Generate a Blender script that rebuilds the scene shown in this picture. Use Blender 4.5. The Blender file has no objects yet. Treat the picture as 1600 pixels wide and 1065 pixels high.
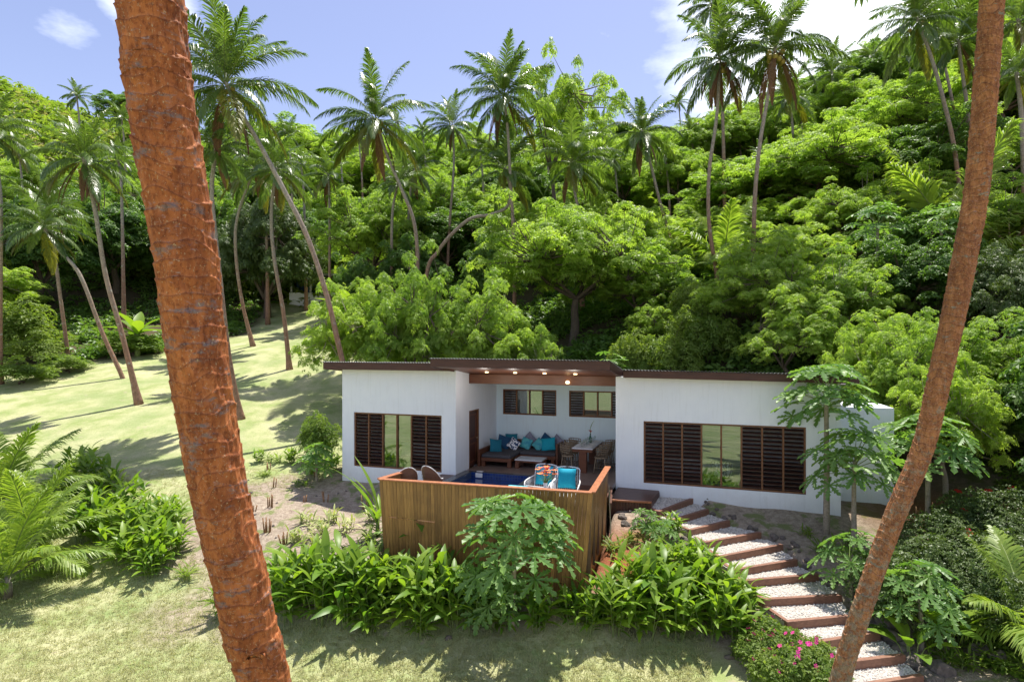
import bpy, math, random
import numpy as np
from mathutils import Vector, Matrix
random.seed(7); rng = np.random.default_rng(7)
S = bpy.context.scene
col = S.collection
PI = math.pi
R_ = math.radians

# ---------------------------------------------------------------- camera
EYE = 4.14
cd = bpy.data.cameras.new("camera"); cam = bpy.data.objects.new("camera", cd); col.objects.link(cam)
cam.location = (0, 0, EYE); cam.rotation_euler = (PI/2, 0, 0)
cd.sensor_width = 36; cd.lens = 36*900/1600; cd.shift_y = 17.5/1600
cd.clip_start = 0.05; cd.clip_end = 2000
S.camera = cam

# ---------------------------------------------------------------- world / sky
SUN = Vector((0.14, 0.27, 0.93)).normalized()
elev = math.asin(SUN.z); azim = math.atan2(SUN.x, SUN.y)
w = bpy.data.worlds.new("World"); S.world = w; w.use_nodes = True
nt = w.node_tree; N = nt.nodes; L = nt.links
bg = N["Background"]
sky = N.new("ShaderNodeTexSky"); sky.sky_type = 'NISHITA'; sky.sun_disc = False
sky.sun_elevation = elev; sky.sun_rotation = azim; sky.air_density = 1.0; sky.dust_density = 0.6; sky.ozone_density = 2.5
tc = N.new("ShaderNodeTexCoord")
mp = N.new("ShaderNodeMapping"); mp.inputs['Scale'].default_value = (1.0, 1.0, 2.6)
L.new(tc.outputs['Generated'], mp.inputs['Vector'])
nz = N.new("ShaderNodeTexNoise"); nz.inputs['Scale'].default_value = 3.2; nz.inputs['Detail'].default_value = 9; nz.inputs['Roughness'].default_value = 0.62
L.new(mp.outputs[0], nz.inputs['Vector'])
def skyblob(px, py, rad, soft):
    d = Vector(((px-800)/900, 1, (550-py)/900)).normalized()
    vm = N.new("ShaderNodeVectorMath"); vm.operation = 'DISTANCE'
    nrm = N.new("ShaderNodeVectorMath"); nrm.operation = 'NORMALIZE'
    L.new(tc.outputs['Generated'], nrm.inputs[0]); L.new(nrm.outputs[0], vm.inputs[0]); vm.inputs[1].default_value = d
    mr = N.new("ShaderNodeMapRange"); mr.inputs['From Min'].default_value = rad; mr.inputs['From Max'].default_value = rad*soft
    mr.inputs['To Min'].default_value = 0; mr.inputs['To Max'].default_value = 1
    L.new(vm.outputs['Value'], mr.inputs['Value'])
    return mr.outputs[0]
def m2(op, a, b):
    n = N.new("ShaderNodeMath"); n.operation = op
    for i, v in enumerate((a, b)):
        if isinstance(v, (int, float)): n.inputs[i].default_value = v
        else: L.new(v, n.inputs[i])
    return n.outputs[0]
blobs = m2('MAXIMUM', skyblob(1320, 30, 0.38, 0.15), m2('MAXIMUM', m2('MULTIPLY', skyblob(110, 40, 0.10, 0.1), 0.62), m2('MULTIPLY', skyblob(215, -15, 0.11, 0.1), 0.9)))
blobs = m2('MAXIMUM', blobs, m2('MULTIPLY', skyblob(1120, 60, 0.45, 0.1), 0.40))
# unseen broken cloud behind the camera, added to raise the ambient light
sep = N.new("ShaderNodeSeparateXYZ"); L.new(tc.outputs['Generated'], sep.inputs[0])
back = N.new("ShaderNodeMapRange"); back.inputs['From Min'].default_value = -.05; back.inputs['From Max'].default_value = -.35; L.new(sep.outputs['Y'], back.inputs['Value'])
blobs = m2('MAXIMUM', blobs, m2('MULTIPLY', back.outputs[0], 0.45))
cl = m2('ADD', m2('MULTIPLY', blobs, 0.62), m2('MULTIPLY', nz.outputs['Fac'], 0.8))
mr = N.new("ShaderNodeMapRange"); mr.inputs['From Min'].default_value = 0.62; mr.inputs['From Max'].default_value = 0.95
L.new(cl, mr.inputs['Value'])
mx = N.new("ShaderNodeMix"); mx.data_type = 'RGBA'
L.new(mr.outputs[0], mx.inputs['Factor'])
tint = N.new("ShaderNodeMix"); tint.data_type = 'RGBA'; tint.blend_type = 'MULTIPLY'; tint.inputs['Factor'].default_value = 1
L.new(sky.outputs[0], tint.inputs['A']); tint.inputs['B'].default_value = (1.2, 0.96, 0.95, 1)
L.new(tint.outputs['Result'], mx.inputs['A']); mx.inputs['B'].default_value = (8.5, 8.9, 9.6, 1)
L.new(mx.outputs['Result'], bg.inputs['Color'])
bg.inputs['Strength'].default_value = 0.099

# ---------------------------------------------------------------- sun, exposure
sd = bpy.data.lights.new("sun", 'SUN'); so = bpy.data.objects.new("sun", sd); col.objects.link(so)
sd.energy = 4.1; sd.angle = R_(0.5); sd.color = (1.0, 0.95, 0.86)
so.rotation_euler = SUN.to_track_quat('Z', 'Y').to_euler(); so.location = (0, 0, 60)
S.view_settings.view_transform = 'Standard'; S.view_settings.look = 'None'
S.view_settings.exposure = 1.10; S.view_settings.gamma = 1
S.cycles.max_bounces = 7; S.cycles.diffuse_bounces = 4; S.cycles.transparent_max_bounces = 8
S.cycles.transmission_bounces = 4; S.cycles.glossy_bounces = 3
S.cycles.sample_clamp_indirect = 6

# ---------------------------------------------------------------- helpers
def at(px, py, Y): return np.array(((px-800)/900*Y, Y, EYE-(py-550)/900*Y))
class MB:
    """collects vertices and faces into ONE mesh"""
    def __init__(s): s.v=[]; s.f=[]; s.m=[]; s.a=[]; s.b=[]; s.n=0
    def add(s, v, f, m=0, var=0.0, var2=0.0):
        v = np.asarray(v, float).reshape(-1, 3); f = np.asarray(f, int)
        if f.ndim == 1: f = f[None]
        s.v.append(v); s.f.append(f+s.n); s.m.append(np.full(len(f), m))
        s.a.append(np.broadcast_to(np.asarray(var, float), (len(v),))); s.b.append(np.broadcast_to(np.asarray(var2, float), (len(v),)))
        s.n += len(v); return s
    def inst(s, tv, tf, mats, pos, var=None, m=0, var2=0.0):
        n = len(pos); k = len(tv)
        v = np.einsum('nij,kj->nki', mats, tv) + pos[:, None, :]
        f = (np.asarray(tf)[None] + (np.arange(n)*k)[:, None, None]).reshape(-1, np.asarray(tf).shape[1])
        va = np.repeat(np.zeros(n) if var is None else var, k)
        s.add(v.reshape(-1, 3), f, m, va, var2); return s
    def box(s, x0, x1, y0, y1, z0, z1, m=0, var=None):
        v = [(x0,y0,z0),(x1,y0,z0),(x1,y1,z0),(x0,y1,z0),(x0,y0,z1),(x1,y0,z1),(x1,y1,z1),(x0,y1,z1)]
        f = [(0,3,2,1),(4,5,6,7),(0,1,5,4),(1,2,6,5),(2,3,7,6),(3,0,4,7)]
        s.add(v, f, m, random.random() if var is None else var); return s
    def hexa(s, v, m=0, var=None):
        f = [(0,3,2,1),(4,5,6,7),(0,1,5,4),(1,2,6,5),(2,3,7,6),(3,0,4,7)]
        s.add(v, f, m, random.random() if var is None else var); return s
    def bar(s, p, q, w, h=None, m=0, up=(0,0,1)):
        h = h or w
        p = Vector(p); q = Vector(q); d = (q-p).normalized(); u = Vector(up)
        if abs(d.dot(u)) > .95: u = Vector((1,0,0))
        sd_ = d.cross(u).normalized(); u = sd_.cross(d)
        v = [tuple(c + sd_*a*w/2 + u*b*h/2) for c in (p, q) for a, b in ((-1,-1),(1,-1),(1,1),(-1,1))]
        s.hexa(v, m); return s
    def tube(s, pts, rad, n=8, m=0, cap=True, var=None, tone=None, amp=0):
        pts = np.asarray(pts, float); k = len(pts); rad = np.broadcast_to(rad, (k,))
        t = np.gradient(pts, axis=0); t /= np.linalg.norm(t, axis=1)[:, None]+1e-9
        ref = np.array((1,0,0.)) if abs(t[0][0]) < .8 else np.array((0,1,0.))
        a = np.cross(t, ref); a /= np.linalg.norm(a, axis=1)[:, None]; b = np.cross(t, a)
        th = np.linspace(0, 2*PI, n, endpoint=False)
        rr = rad[:, None]*np.ones(n)
        if amp: rr = rr*(1+amp*rng.standard_normal((k, n)))
        v = pts[:, None]+rr[..., None]*(np.cos(th)[None,:,None]*a[:,None]+np.sin(th)[None,:,None]*b[:,None])
        i = np.arange(k-1)[:, None]*n; j = np.arange(n)[None]; j2 = (j+1) % n
        f = np.stack([i+j, i+j2, i+n+j2, i+n+j], -1).reshape(-1, 4)
        ln = np.concatenate([[0], np.cumsum(np.linalg.norm(np.diff(pts, axis=0), axis=1))])
        va = np.repeat(ln, n) if var is None else var
        tn = np.repeat(ln/ln[-1], n) if tone is None else tone
        s.add(v.reshape(-1, 3), f, m, va, tn)
        if cap:
            base = s.n-k*n; jj = np.arange(n); jk = (jj+1) % n
            s.v.append(pts[[0, -1]]); s.a.append(np.array((0., 0.))); s.b.append(np.array((0., 1.))); i0 = s.n; s.n += 2
            s.f.append(np.stack([np.full(n, i0), base+jk, base+jj], -1)); s.m.append(np.full(n, m))
            s.f.append(np.stack([np.full(n, i0+1), base+(k-1)*n+jj, base+(k-1)*n+jk], -1)); s.m.append(np.full(n, m))
        return s
    def lathe(s, prof, n=16, c=(0,0,0), m=0, var=0):
        prof = np.asarray(prof, float); k = len(prof); th = np.linspace(0, 2*PI, n, endpoint=False)
        v = np.stack([prof[:,0][:,None]*np.cos(th)+c[0], prof[:,0][:,None]*np.sin(th)+c[1], prof[:,1][:,None]+0*th+c[2]], -1)
        i = np.arange(k-1)[:, None]*n; j = np.arange(n)[None]; j2 = (j+1) % n
        s.add(v.reshape(-1,3), np.stack([i+j, i+j2, i+n+j2, i+n+j], -1).reshape(-1,4), m, var); return s
    def data(s, name, mats, smooth=False):
        me = bpy.data.meshes.new(name)
        v = np.concatenate(s.v); me.vertices.add(len(v)); me.vertices.foreach_set('co', v.ravel().astype(np.float32))
        tot = np.concatenate([np.full(len(f), f.shape[1]) for f in s.f]); st = np.concatenate([[0], np.cumsum(tot)[:-1]])
        lv = np.concatenate([f.ravel() for f in s.f])
        me.loops.add(len(lv)); me.loops.foreach_set('vertex_index', lv.astype(np.int32))
        me.polygons.add(len(tot)); me.polygons.foreach_set('loop_start', st.astype(np.int32)); me.polygons.foreach_set('loop_total', tot.astype(np.int32))
        me.polygons.foreach_set('material_index', np.concatenate(s.m).astype(np.int32))
        me.polygons.foreach_set('use_smooth', np.full(len(tot), bool(smooth)))
        for nm, arr in (('var', s.a), ('tone', s.b)):
            at_ = me.attributes.new(nm, 'FLOAT', 'POINT'); at_.data.foreach_set('value', np.concatenate(arr).astype(np.float32))
        for m in (mats if isinstance(mats, (list, tuple)) else [mats]): me.materials.append(m)
        me.update(calc_edges=True); me.validate(); return me
    def build(s, name, mats, parent=None, smooth=False, bevel=0):
        o = link(name, s.data(name, mats, smooth), parent)
        if bevel:
            b = o.modifiers.new("bevel", 'BEVEL'); b.width = bevel; b.segments = 2; b.limit_method = 'ANGLE'
        return o
def link(name, me, parent=None, loc=None, rz=0, sc=None):
    o = bpy.data.objects.new(name, me); col.objects.link(o)
    if parent is not None: o.parent = parent
    if loc is not None: o.location = loc
    if rz: o.rotation_euler[2] = rz
    if sc is not None: o.scale = sc if hasattr(sc, '__len__') else (sc,)*3
    return o
def tag(o, label=None, cat=None, group=None, kind=None):
    if label: o["label"] = label
    if cat: o["category"] = cat
    if group: o["group"] = group
    if kind: o["kind"] = kind
    return o
def thing(name, label, cat, loc=(0,0,0), rz=0, group=None, sc=1):
    o = link(name, None, None, loc, rz, sc); o.empty_display_size = .2
    return tag(o, label, cat, group)
def dup(root, loc, rz=0, sc=1, label=None, group=None):
    r = root.copy(); col.objects.link(r); r.location = loc; r.rotation_euler = (0, 0, rz); r.scale = (sc,)*3
    if label: r["label"] = label
    if group: r["group"] = group
    for c in root.children:
        d = c.copy(); col.objects.link(d); d.parent = r
        for g in c.children:
            e = g.copy(); col.objects.link(e); e.parent = d
    return r

def catmull(P_, n_=8):
    P_ = np.array(P_, float); Q = np.vstack([2*P_[0]-P_[1], P_, 2*P_[-1]-P_[-2]]); out = []
    for i_ in range(1, len(Q)-2):
        for k in range(n_):
            t_ = k/n_; out.append(.5*((2*Q[i_])+(-Q[i_-1]+Q[i_+1])*t_+(2*Q[i_-1]-5*Q[i_]+4*Q[i_+1]-Q[i_+2])*t_*t_+(-Q[i_-1]+3*Q[i_]-3*Q[i_+1]+Q[i_+2])*t_**3))
    out.append(Q[-2]); return np.array(out)
# ---------------------------------------------------------------- materials
def nodes(name):
    m = bpy.data.materials.new(name); m.use_nodes = True; t = m.node_tree
    return m, t, t.nodes, t.links, t.nodes["Principled BSDF"]
def attr(t, nm):
    a = t.nodes.new("ShaderNodeAttribute"); a.attribute_name = nm; return a.outputs['Fac']
def noise(t, scale, detail=4, rough=.55, vec=None, st=None, coord='Object'):
    n = t.nodes.new("ShaderNodeTexNoise"); n.inputs['Scale'].default_value = scale; n.inputs['Detail'].default_value = detail; n.inputs['Roughness'].default_value = rough
    if vec is None:
        c = t.nodes.new("ShaderNodeTexCoord"); vec = c.outputs[coord]
    if st is not None:
        mp_ = t.nodes.new("ShaderNodeMapping"); mp_.inputs['Scale'].default_value = st; t.links.new(vec, mp_.inputs['Vector']); vec = mp_.outputs[0]
    t.links.new(vec, n.inputs['Vector']); return n.outputs['Fac']
def math_(t, op, a, b=0.0, clamp=False):
    n = t.nodes.new("ShaderNodeMath"); n.operation = op; n.use_clamp = clamp
    for i, v in enumerate((a, b)):
        if isinstance(v, (int, float)): n.inputs[i].default_value = v
        else: t.links.new(v, n.inputs[i])
    return n.outputs[0]
def mixc(t, fac, a, b, mode='MIX'):
    n = t.nodes.new("ShaderNodeMix"); n.data_type = 'RGBA'; n.blend_type = mode
    for k, v in (('Factor', fac), ('A', a), ('B', b)):
        if isinstance(v, tuple): n.inputs[k].default_value = (*v, 1)
        elif isinstance(v, (int, float)): n.inputs[k].default_value = v
        else: t.links.new(v, n.inputs[k])
    return n.outputs['Result']
def ramp(t, fac, lo, hi):
    n = t.nodes.new("ShaderNodeMapRange"); n.inputs['From Min'].default_value = lo; n.inputs['From Max'].default_value = hi
    t.links.new(fac, n.inputs['Value']); return n.outputs[0]
def bump(t, b, h, strength=.3, dist=.02):
    n = t.nodes.new("ShaderNodeBump"); n.inputs['Strength'].default_value = strength; n.inputs['Distance'].default_value = dist
    t.links.new(h, n.inputs['Height']); t.links.new(n.outputs[0], b.inputs['Normal'])
def plain(name, c1, c2=None, rough=.6, scale=6, st=None, bs=.15, bd=.01, spec=.4, metal=0, usevar=0.0, emit=None):
    m, t, n, l, b = nodes(name)
    c2 = c2 or tuple(x*.75 for x in c1)
    f = noise(t, scale, 6, .6, st=st)
    f2 = ramp(t, f, .32, .68)
    if usevar: f2 = math_(t, 'ADD', math_(t, 'MULTIPLY', f2, 1-usevar), math_(t, 'MULTIPLY', attr(t, 'var'), usevar))
    l.new(mixc(t, f2, c1, c2), b.inputs['Base Color'])
    b.inputs['Roughness'].default_value = rough; b.inputs['Specular IOR Level'].default_value = spec; b.inputs['Metallic'].default_value = metal
    if bs: bump(t, b, f, bs, bd)
    if emit: b.inputs['Emission Color'].default_value = (*emit[:3], 1); b.inputs['Emission Strength'].default_value = emit[3]
    return m
def leafmat(name, c1, c2, trans=.45, rough=.42, spec=.45, tcol=(1.5, 1.6, .6), objvar=.35):
    m, t, n, l, b = nodes(name)
    oi = n.new("ShaderNodeObjectInfo")
    f = math_(t, 'ADD', math_(t, 'MULTIPLY', attr(t, 'var'), 1-objvar), math_(t, 'MULTIPLY', oi.outputs['Random'], objvar))
    c = mixc(t, f, c1, c2)
    l.new(c, b.inputs['Base Color']); b.inputs['Roughness'].default_value = rough; b.inputs['Specular IOR Level'].default_value = spec
    tr = n.new("ShaderNodeBsdfTranslucent"); l.new(mixc(t, 1.0, c, tcol, 'MULTIPLY'), tr.inputs['Color'])
    mx_ = n.new("ShaderNodeMixShader"); mx_.inputs[0].default_value = trans
    l.new(b.outputs[0], mx_.inputs[1]); l.new(tr.outputs[0], mx_.inputs[2]); l.new(mx_.outputs[0], n["Material Output"].inputs['Surface'])
    return m
M = {}
M['plaster'] = plain('white_plaster', (.80,.835,.885), (.76,.80,.86), .85, 2.0, bs=.25, bd=.006, spec=.2)
M['bouncewall'] = plain('pool_bounce_plaster', (.70,.84,.90), (.66,.80,.87), .85, 2.0, bs=.25, bd=.006, spec=.2)  # recess plaster tinted aqua to stand for light bounced off the pool
M['fascia'] = plain('dark_stained_timber', (.085,.030,.020), (.045,.016,.012), .45, 5, st=(.4,4,4), bs=.2)
M['soffit'] = plain('soffit_timber', (.16,.060,.030), (.10,.035,.018), .45, 5, st=(.5,6,6), bs=.1)
M['shutter'] = plain('louvre_timber', (.060,.024,.017), (.034,.013,.010), .5, 9, bs=.1)
M['mullion'] = plain('window_frame_timber', (.20,.085,.035), (.12,.05,.022), .5, 8, bs=.1)
M['deck'] = plain('deck_timber', (.13,.062,.040), (.075,.036,.026), .42, 4, st=(.6,9,4), bs=.2, usevar=.5)
M['rail'] = plain('rail_timber', (.42,.17,.075), (.28,.10,.045), .4, 5, st=(2,2,2), bs=.15)
M['step'] = plain('step_timber', (.25,.125,.080), (.15,.070,.045), .6, 6, st=(2,2,5), bs=.4)
M['tile'] = plain('recess_floor_tile', (.23,.17,.145), (.16,.12,.105), .3, 3, bs=.05)
M['coping'] = plain('pool_coping_stone', (.075,.075,.08), (.05,.05,.055), .25, 4, bs=.05)
M['metal'] = plain('corrugated_metal', (.45,.45,.46), (.36,.36,.37), .4, 8, metal=.6, bs=0)
M['white'] = plain('white_paint', (.80,.80,.79), (.72,.72,.72), .45, 5, bs=.05)
M['marble'] = plain('white_stone_top', (.62,.63,.66), (.50,.52,.56), .35, 6, bs=0)
M['teal'] = plain('turquoise_fabric', (.004,.36,.48), (.004,.28,.40), .8, 30, bs=.2, bd=.003)
M['navy'] = plain('deep_blue_fabric', (.012,.075,.17), (.008,.05,.12), .85, 30, bs=.2, bd=.003)
M['petrol'] = plain('petrol_fabric', (.010,.17,.25), (.008,.12,.19), .85, 30, bs=.2, bd=.003)
M['aqua'] = plain('aqua_pattern_fabric', (.13,.52,.50), (.02,.22,.36), .8, 7, bs=.1, bd=.003)
M['grey'] = plain('grey_woven_fabric', (.27,.28,.36), (.13,.14,.20), .9, 28, bs=.2, bd=.003)
M['seat'] = plain('charcoal_cushion', (.075,.075,.085), (.055,.055,.065), .9, 30, bs=.2, bd=.003)
M['wicker'] = plain('brown_wicker', (.24,.13,.08), (.12,.06,.04), .6, 60, bs=.5, bd=.004)
M['rope'] = plain('grey_brown_rope', (.28,.22,.15), (.16,.12,.085), .7, 60, bs=.5, bd=.004)
M['steel'] = plain('brushed_steel', (.5,.45,.35), None, .35, 9, metal=.9, bs=0)
M['green_glass'] = plain('green_bottle', (.02,.10,.06), None, .15, 9, bs=0)
M['orange'] = plain('orange_petal', (.85,.26,.03), (.75,.10,.02), .6, 20, bs=0)
M['magenta'] = plain('magenta_petal', (.65,.03,.30), (.45,.02,.16), .6, 20, bs=0, usevar=.8)
M['red'] = plain('red_petal', (.62,.01,.02), None, .6, 20, bs=0)
M['bulb'] = plain('lit_bulb', (1,.8,.5), None, .5, 5, bs=0, emit=(1,.72,.38,1.6))
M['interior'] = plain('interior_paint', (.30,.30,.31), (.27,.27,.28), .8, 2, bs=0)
M['bed'] = plain('bed_linen', (.70,.70,.72), None, .9, 5, bs=.3)
M['cane'] = plain('cut_cane', (.30,.17,.08), (.16,.085,.045), .8, 15, bs=.3)
M['bark'] = plain('grey_brown_bark', (.13,.10,.075), (.07,.052,.04), .9, 6, st=(3,3,.7), bs=.6, bd=.04)
M['palebark'] = plain('pale_bark', (.36,.31,.25), (.22,.18,.13), .85, 6, st=(2,2,3), bs=.4, bd=.02)
M['dead'] = leafmat('dead_frond', (.26,.15,.08), (.14,.08,.05), .2, .8, .2, (1.2,1,.8))
M['coconut'] = plain('coconut_husk', (.32,.27,.05), (.20,.10,.03), .5, 3, bs=.1, usevar=.7)
M['stone'] = plain('grey_volcanic_rock', (.20,.165,.14), (.085,.072,.066), .9, 4, bs=.7, bd=.03, usevar=.4)
M['chip'] = plain('white_coral_chip', (.72,.68,.62), (.45,.41,.37), .9, 12, bs=0, usevar=.6)
M['chipbed'] = plain('coral_gravel_bed', (.55,.51,.46), (.25,.22,.20), .95, 45, bs=1, bd=.02)
# leaf kinds
M['palm'] = leafmat('coconut_frond', (.070,.140,.036), (.155,.220,.052), .38, .34, .65, (1.5,1.6,.5))
M['palmy'] = leafmat('yellowing_frond', (.22,.22,.035), (.13,.17,.03), .45, .4, .4, (1.4,1.3,.4))
M['feather'] = leafmat('feathery_leaf', (.125,.22,.036), (.35,.44,.075), .56, .48, .42, (1.7,1.85,.9))
M['broad'] = leafmat('broad_leaf', (.06,.135,.03), (.16,.26,.05), .45, .48, .4, (1.6,1.7,.7))
M['darkleaf'] = leafmat('mango_leaf', (.055,.10,.026), (.11,.16,.04), .32, .48, .45)
M['shrub'] = leafmat('shrub_leaf', (.10,.18,.03), (.24,.31,.06), .5, .5, .35)
M['ginger'] = leafmat('ginger_leaf', (.085,.19,.022), (.25,.35,.04), .45, .42, .4)
M['papaya'] = leafmat('papaya_leaf', (.10,.21,.055), (.19,.31,.08), .42, .45, .45)
M['grass'] = leafmat('grass_blade', (.30,.33,.14), (.46,.44,.26), .4, .6, .2, (1.3,1.3,.9))
M['young'] = leafmat('young_frond', (.17,.27,.050), (.30,.38,.07), .45, .42, .45)
M['pale'] = leafmat('variegated_leaf', (.50,.50,.24), (.22,.30,.08), .3, .5, .4)
M['stalk'] = plain('green_stalk', (.20,.26,.08), (.12,.17,.05), .5, 9, bs=.1)

def trunkmat(name, lo, hi, lichen, grad=True, ringw=.10, near=False):
    m, t, n, l, b = nodes(name)
    ln = attr(t, 'var'); tone = attr(t, 'tone')
    nA = noise(t, 3.0, 5, .6); nB = noise(t, 14, 6, .65, st=(1,1,.45)); nC = noise(t, 60, 3, .6, st=(1,1,.25))
    ph = math_(t, 'ADD', math_(t, 'MULTIPLY', ln, 1/ringw), math_(t, 'MULTIPLY', nA, 1.2 if not near else .0))
    saw = math_(t, 'FRACT', ph)
    if near: ringk = .55 if near == 1 else .7
    else: ringk = .55
    c = mixc(t, ramp(t, math_(t, 'ADD', tone, math_(t, 'MULTIPLY', math_(t, 'SUBTRACT', nA, .5), .5)), .25, .7), lo, hi) if grad else mixc(t, ramp(t, nA, .35, .65), lo, hi)
    c = mixc(t, ramp(t, nB, .3, .7), c, (.45,.45,.45), 'MULTIPLY') if not near else mixc(t, math_(t, 'MULTIPLY', ramp(t, nB, .40, .60), .75), c, mixc(t, 1.0, c, (.50,.42,.42), 'MULTIPLY'))
    c = mixc(t, math_(t, 'MULTIPLY', ramp(t, saw, .80, 1.0), ringk), c, mixc(t, 1.0, c, (.45,.42,.42), 'MULTIPLY'))
    if near: c = mixc(t, math_(t, 'MULTIPLY', math_(t, 'SUBTRACT', 1.0, ramp(t, saw, .0, .22)), .45), c, mixc(t, 1.0, c, (1.35,1.6,2.0), 'MULTIPLY'))
    pat = noise(t, 4.5, 7, .7, st=(1,1,2.6)) if near else noise(t, 3, 5, .7)
    c = mixc(t, math_(t, 'MULTIPLY', ramp(t, pat, (.60 if near == 2 else .565) if near else .60, .64 if near else .68), .8), c, lichen)
    if near == 2: c = mixc(t, math_(t, 'MULTIPLY', ramp(t, math_(t, 'ADD', noise(t, 9, 6, .75), math_(t, 'MULTIPLY', math_(t, 'SUBTRACT', .42, tone), .50)), .58, .68), .55), c, (.21,.23,.17))
    if near: c = mixc(t, math_(t, 'MULTIPLY', ramp(t, noise(t, 22, 5, .7, st=(1,1,.5)), .52, .64), .5), c, mixc(t, 1.0, c, (1.25,1.35,1.7), 'MULTIPLY'))
    if near:
        c = mixc(t, math_(t, 'MULTIPLY', ramp(t, noise(t, 9, 6, .75, st=(1,1,3)), .66, .72), .85), c, (.035,.028,.028))
        c = mixc(t, math_(t, 'MULTIPLY', ramp(t, noise(t, 55, 3, .7, st=(1,1,.6)), .69, .74), .6), c, (.50,.42,.26))
    if near:
        c = mixc(t, math_(t, 'MULTIPLY', ramp(t, noise(t, 42, 7, .8, st=(1,1,.6)), .50, .60), .75), c, mixc(t, 1.0, c, (.42,.34,.34), 'MULTIPLY'))
        c = mixc(t, math_(t, 'MULTIPLY', ramp(t, noise(t, 75, 4, .75, st=(1,1,.7)), .60, .66), .65), c, (.50,.40,.24))
        c = mixc(t, math_(t, 'MULTIPLY', ramp(t, noise(t, 16, 6, .75, st=(1,1,2.5)), .60, .66), .6), c, (.34,.28,.27))
    l.new(c, b.inputs['Base Color']); b.inputs['Roughness'].default_value = .8; b.inputs['Specular IOR Level'].default_value = .25
    h = math_(t, 'ADD', math_(t, 'MULTIPLY', saw, 0.0 if near else 1.0), math_(t, 'ADD', math_(t, 'MULTIPLY', nB, .5), math_(t, 'MULTIPLY', nC, .6 if near else .2)))
    bump(t, b, h, .8, .012 if near else .02)
    return m
M['trunk'] = trunkmat('palm_trunk', (.37,.215,.15), (.40,.36,.30), (.40,.38,.34))
M['trunkgrey'] = trunkmat('grey_palm_trunk', (.24,.185,.135), (.30,.27,.23), (.36,.35,.31))
M['trunkred'] = trunkmat('orange_palm_trunk', (.46,.158,.045), (.36,.115,.034), (.17,.15,.145), False, .088, 1)
M['trunkorange'] = trunkmat('lichened_palm_trunk', (.42,.185,.070), (.31,.130,.052), (.19,.21,.16), False, .10, 2)

def planks(name, c1, c2, c3):
    m, t, n, l, b = nodes(name)
    v = attr(t, 'var'); g = noise(t, 3, 6, .6, st=(14,14,.7)); s_ = noise(t, 1.1, 5, .65)
    c = mixc(t, v, c1, c2); c = mixc(t, math_(t, 'MULTIPLY', ramp(t, g, .35, .7), .6), c, c3)
    c = mixc(t, math_(t, 'MULTIPLY', ramp(t, s_, .50, .68), .55), c, c3)
    l.new(c, b.inputs['Base Color']); b.inputs['Roughness'].default_value = .42; b.inputs['Specular IOR Level'].default_value = .45
    bump(t, b, g, .25, .006); return m
M['fence'] = planks('weathered_fence_boards', (.47,.245,.078), (.24,.115,.038), (.09,.042,.018))
M['skirt'] = planks('dark_skirt_boards', (.13,.05,.03), (.07,.026,.018), (.04,.016,.012))
# weather the plaster: faint rain streaks and splashed soil near the ground
for k_ in ('plaster', 'bouncewall'):
    t = M[k_].node_tree; b = t.nodes["Principled BSDF"]; src = b.inputs['Base Color'].links[0].from_socket
    sepz = t.nodes.new("ShaderNodeSeparateXYZ"); tcc = t.nodes.new("ShaderNodeTexCoord"); t.links.new(tcc.outputs['Object'], sepz.inputs[0])
    st_ = noise(t, 2.2, 6, .7, st=(5,5,.35)); low = math_(t, 'SUBTRACT', 1.0, ramp(t, math_(t, 'ADD', sepz.outputs['Z'], math_(t, 'MULTIPLY', noise(t, 2.5, 5, .7), .7)), -.35, .45), True)
    c = mixc(t, math_(t, 'MULTIPLY', ramp(t, st_, .52, .75), .28), src, (.50,.52,.52)); c = mixc(t, math_(t, 'MULTIPLY', low, .38 if k_ == 'plaster' else 0), c, (.42,.36,.30))
    t.links.new(c, b.inputs['Base Color'])
# glass and water
def glassmat():
    m, t, n, l, b = nodes('window_glass')
    n.remove(b); g = n.new("ShaderNodeBsdfGlossy"); g.inputs['Roughness'].default_value = .01; g.inputs['Color'].default_value = (.85,.92,.9,1)
    tr = n.new("ShaderNodeBsdfTransparent"); tr.inputs['Color'].default_value = (.80,.85,.83,1)
    lw = n.new("ShaderNodeLayerWeight"); lw.inputs['Blend'].default_value = .55
    mx_ = n.new("ShaderNodeMixShader"); l.new(math_(t, 'ADD', math_(t, 'MULTIPLY', lw.outputs['Facing'], .35), .13), mx_.inputs[0])
    l.new(tr.outputs[0], mx_.inputs[1]); l.new(g.outputs[0], mx_.inputs[2]); l.new(mx_.outputs[0], n["Material Output"].inputs['Surface'])
    return m
M['glass'] = glassmat()
m, t, n, l, b = nodes('pool_water'); b.inputs['Base Color'].default_value = (.005,.026,.14,1); b.inputs['Roughness'].default_value = .02
b.inputs['Specular IOR Level'].default_value = .5; bump(t, b, noise(t, 3.5, 3, .5), .12, .05); M['water'] = m
m, t, n, l, b = nodes('pool_tile'); c_ = n.new("ShaderNodeTexCoord"); br = n.new("ShaderNodeTexBrick")
br.offset = 0; br.inputs['Scale'].default_value = 1; br.inputs['Brick Width'].default_value = .1; br.inputs['Row Height'].default_value = .1; br.inputs['Mortar Size'].default_value = .006
br.inputs['Color1'].default_value = (.01,.04,.20,1); br.inputs['Color2'].default_value = (.006,.02,.12,1); br.inputs['Mortar'].default_value = (.05,.08,.15,1)
rt = n.new("ShaderNodeMapping"); rt.inputs['Rotation'].default_value = (PI/2, 0, 0); l.new(c_.outputs['Object'], rt.inputs['Vector']); l.new(rt.outputs[0], br.inputs['Vector'])
l.new(br.outputs['Color'], b.inputs['Base Color']); b.inputs['Roughness'].default_value = .15; M['pooltile'] = m
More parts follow.
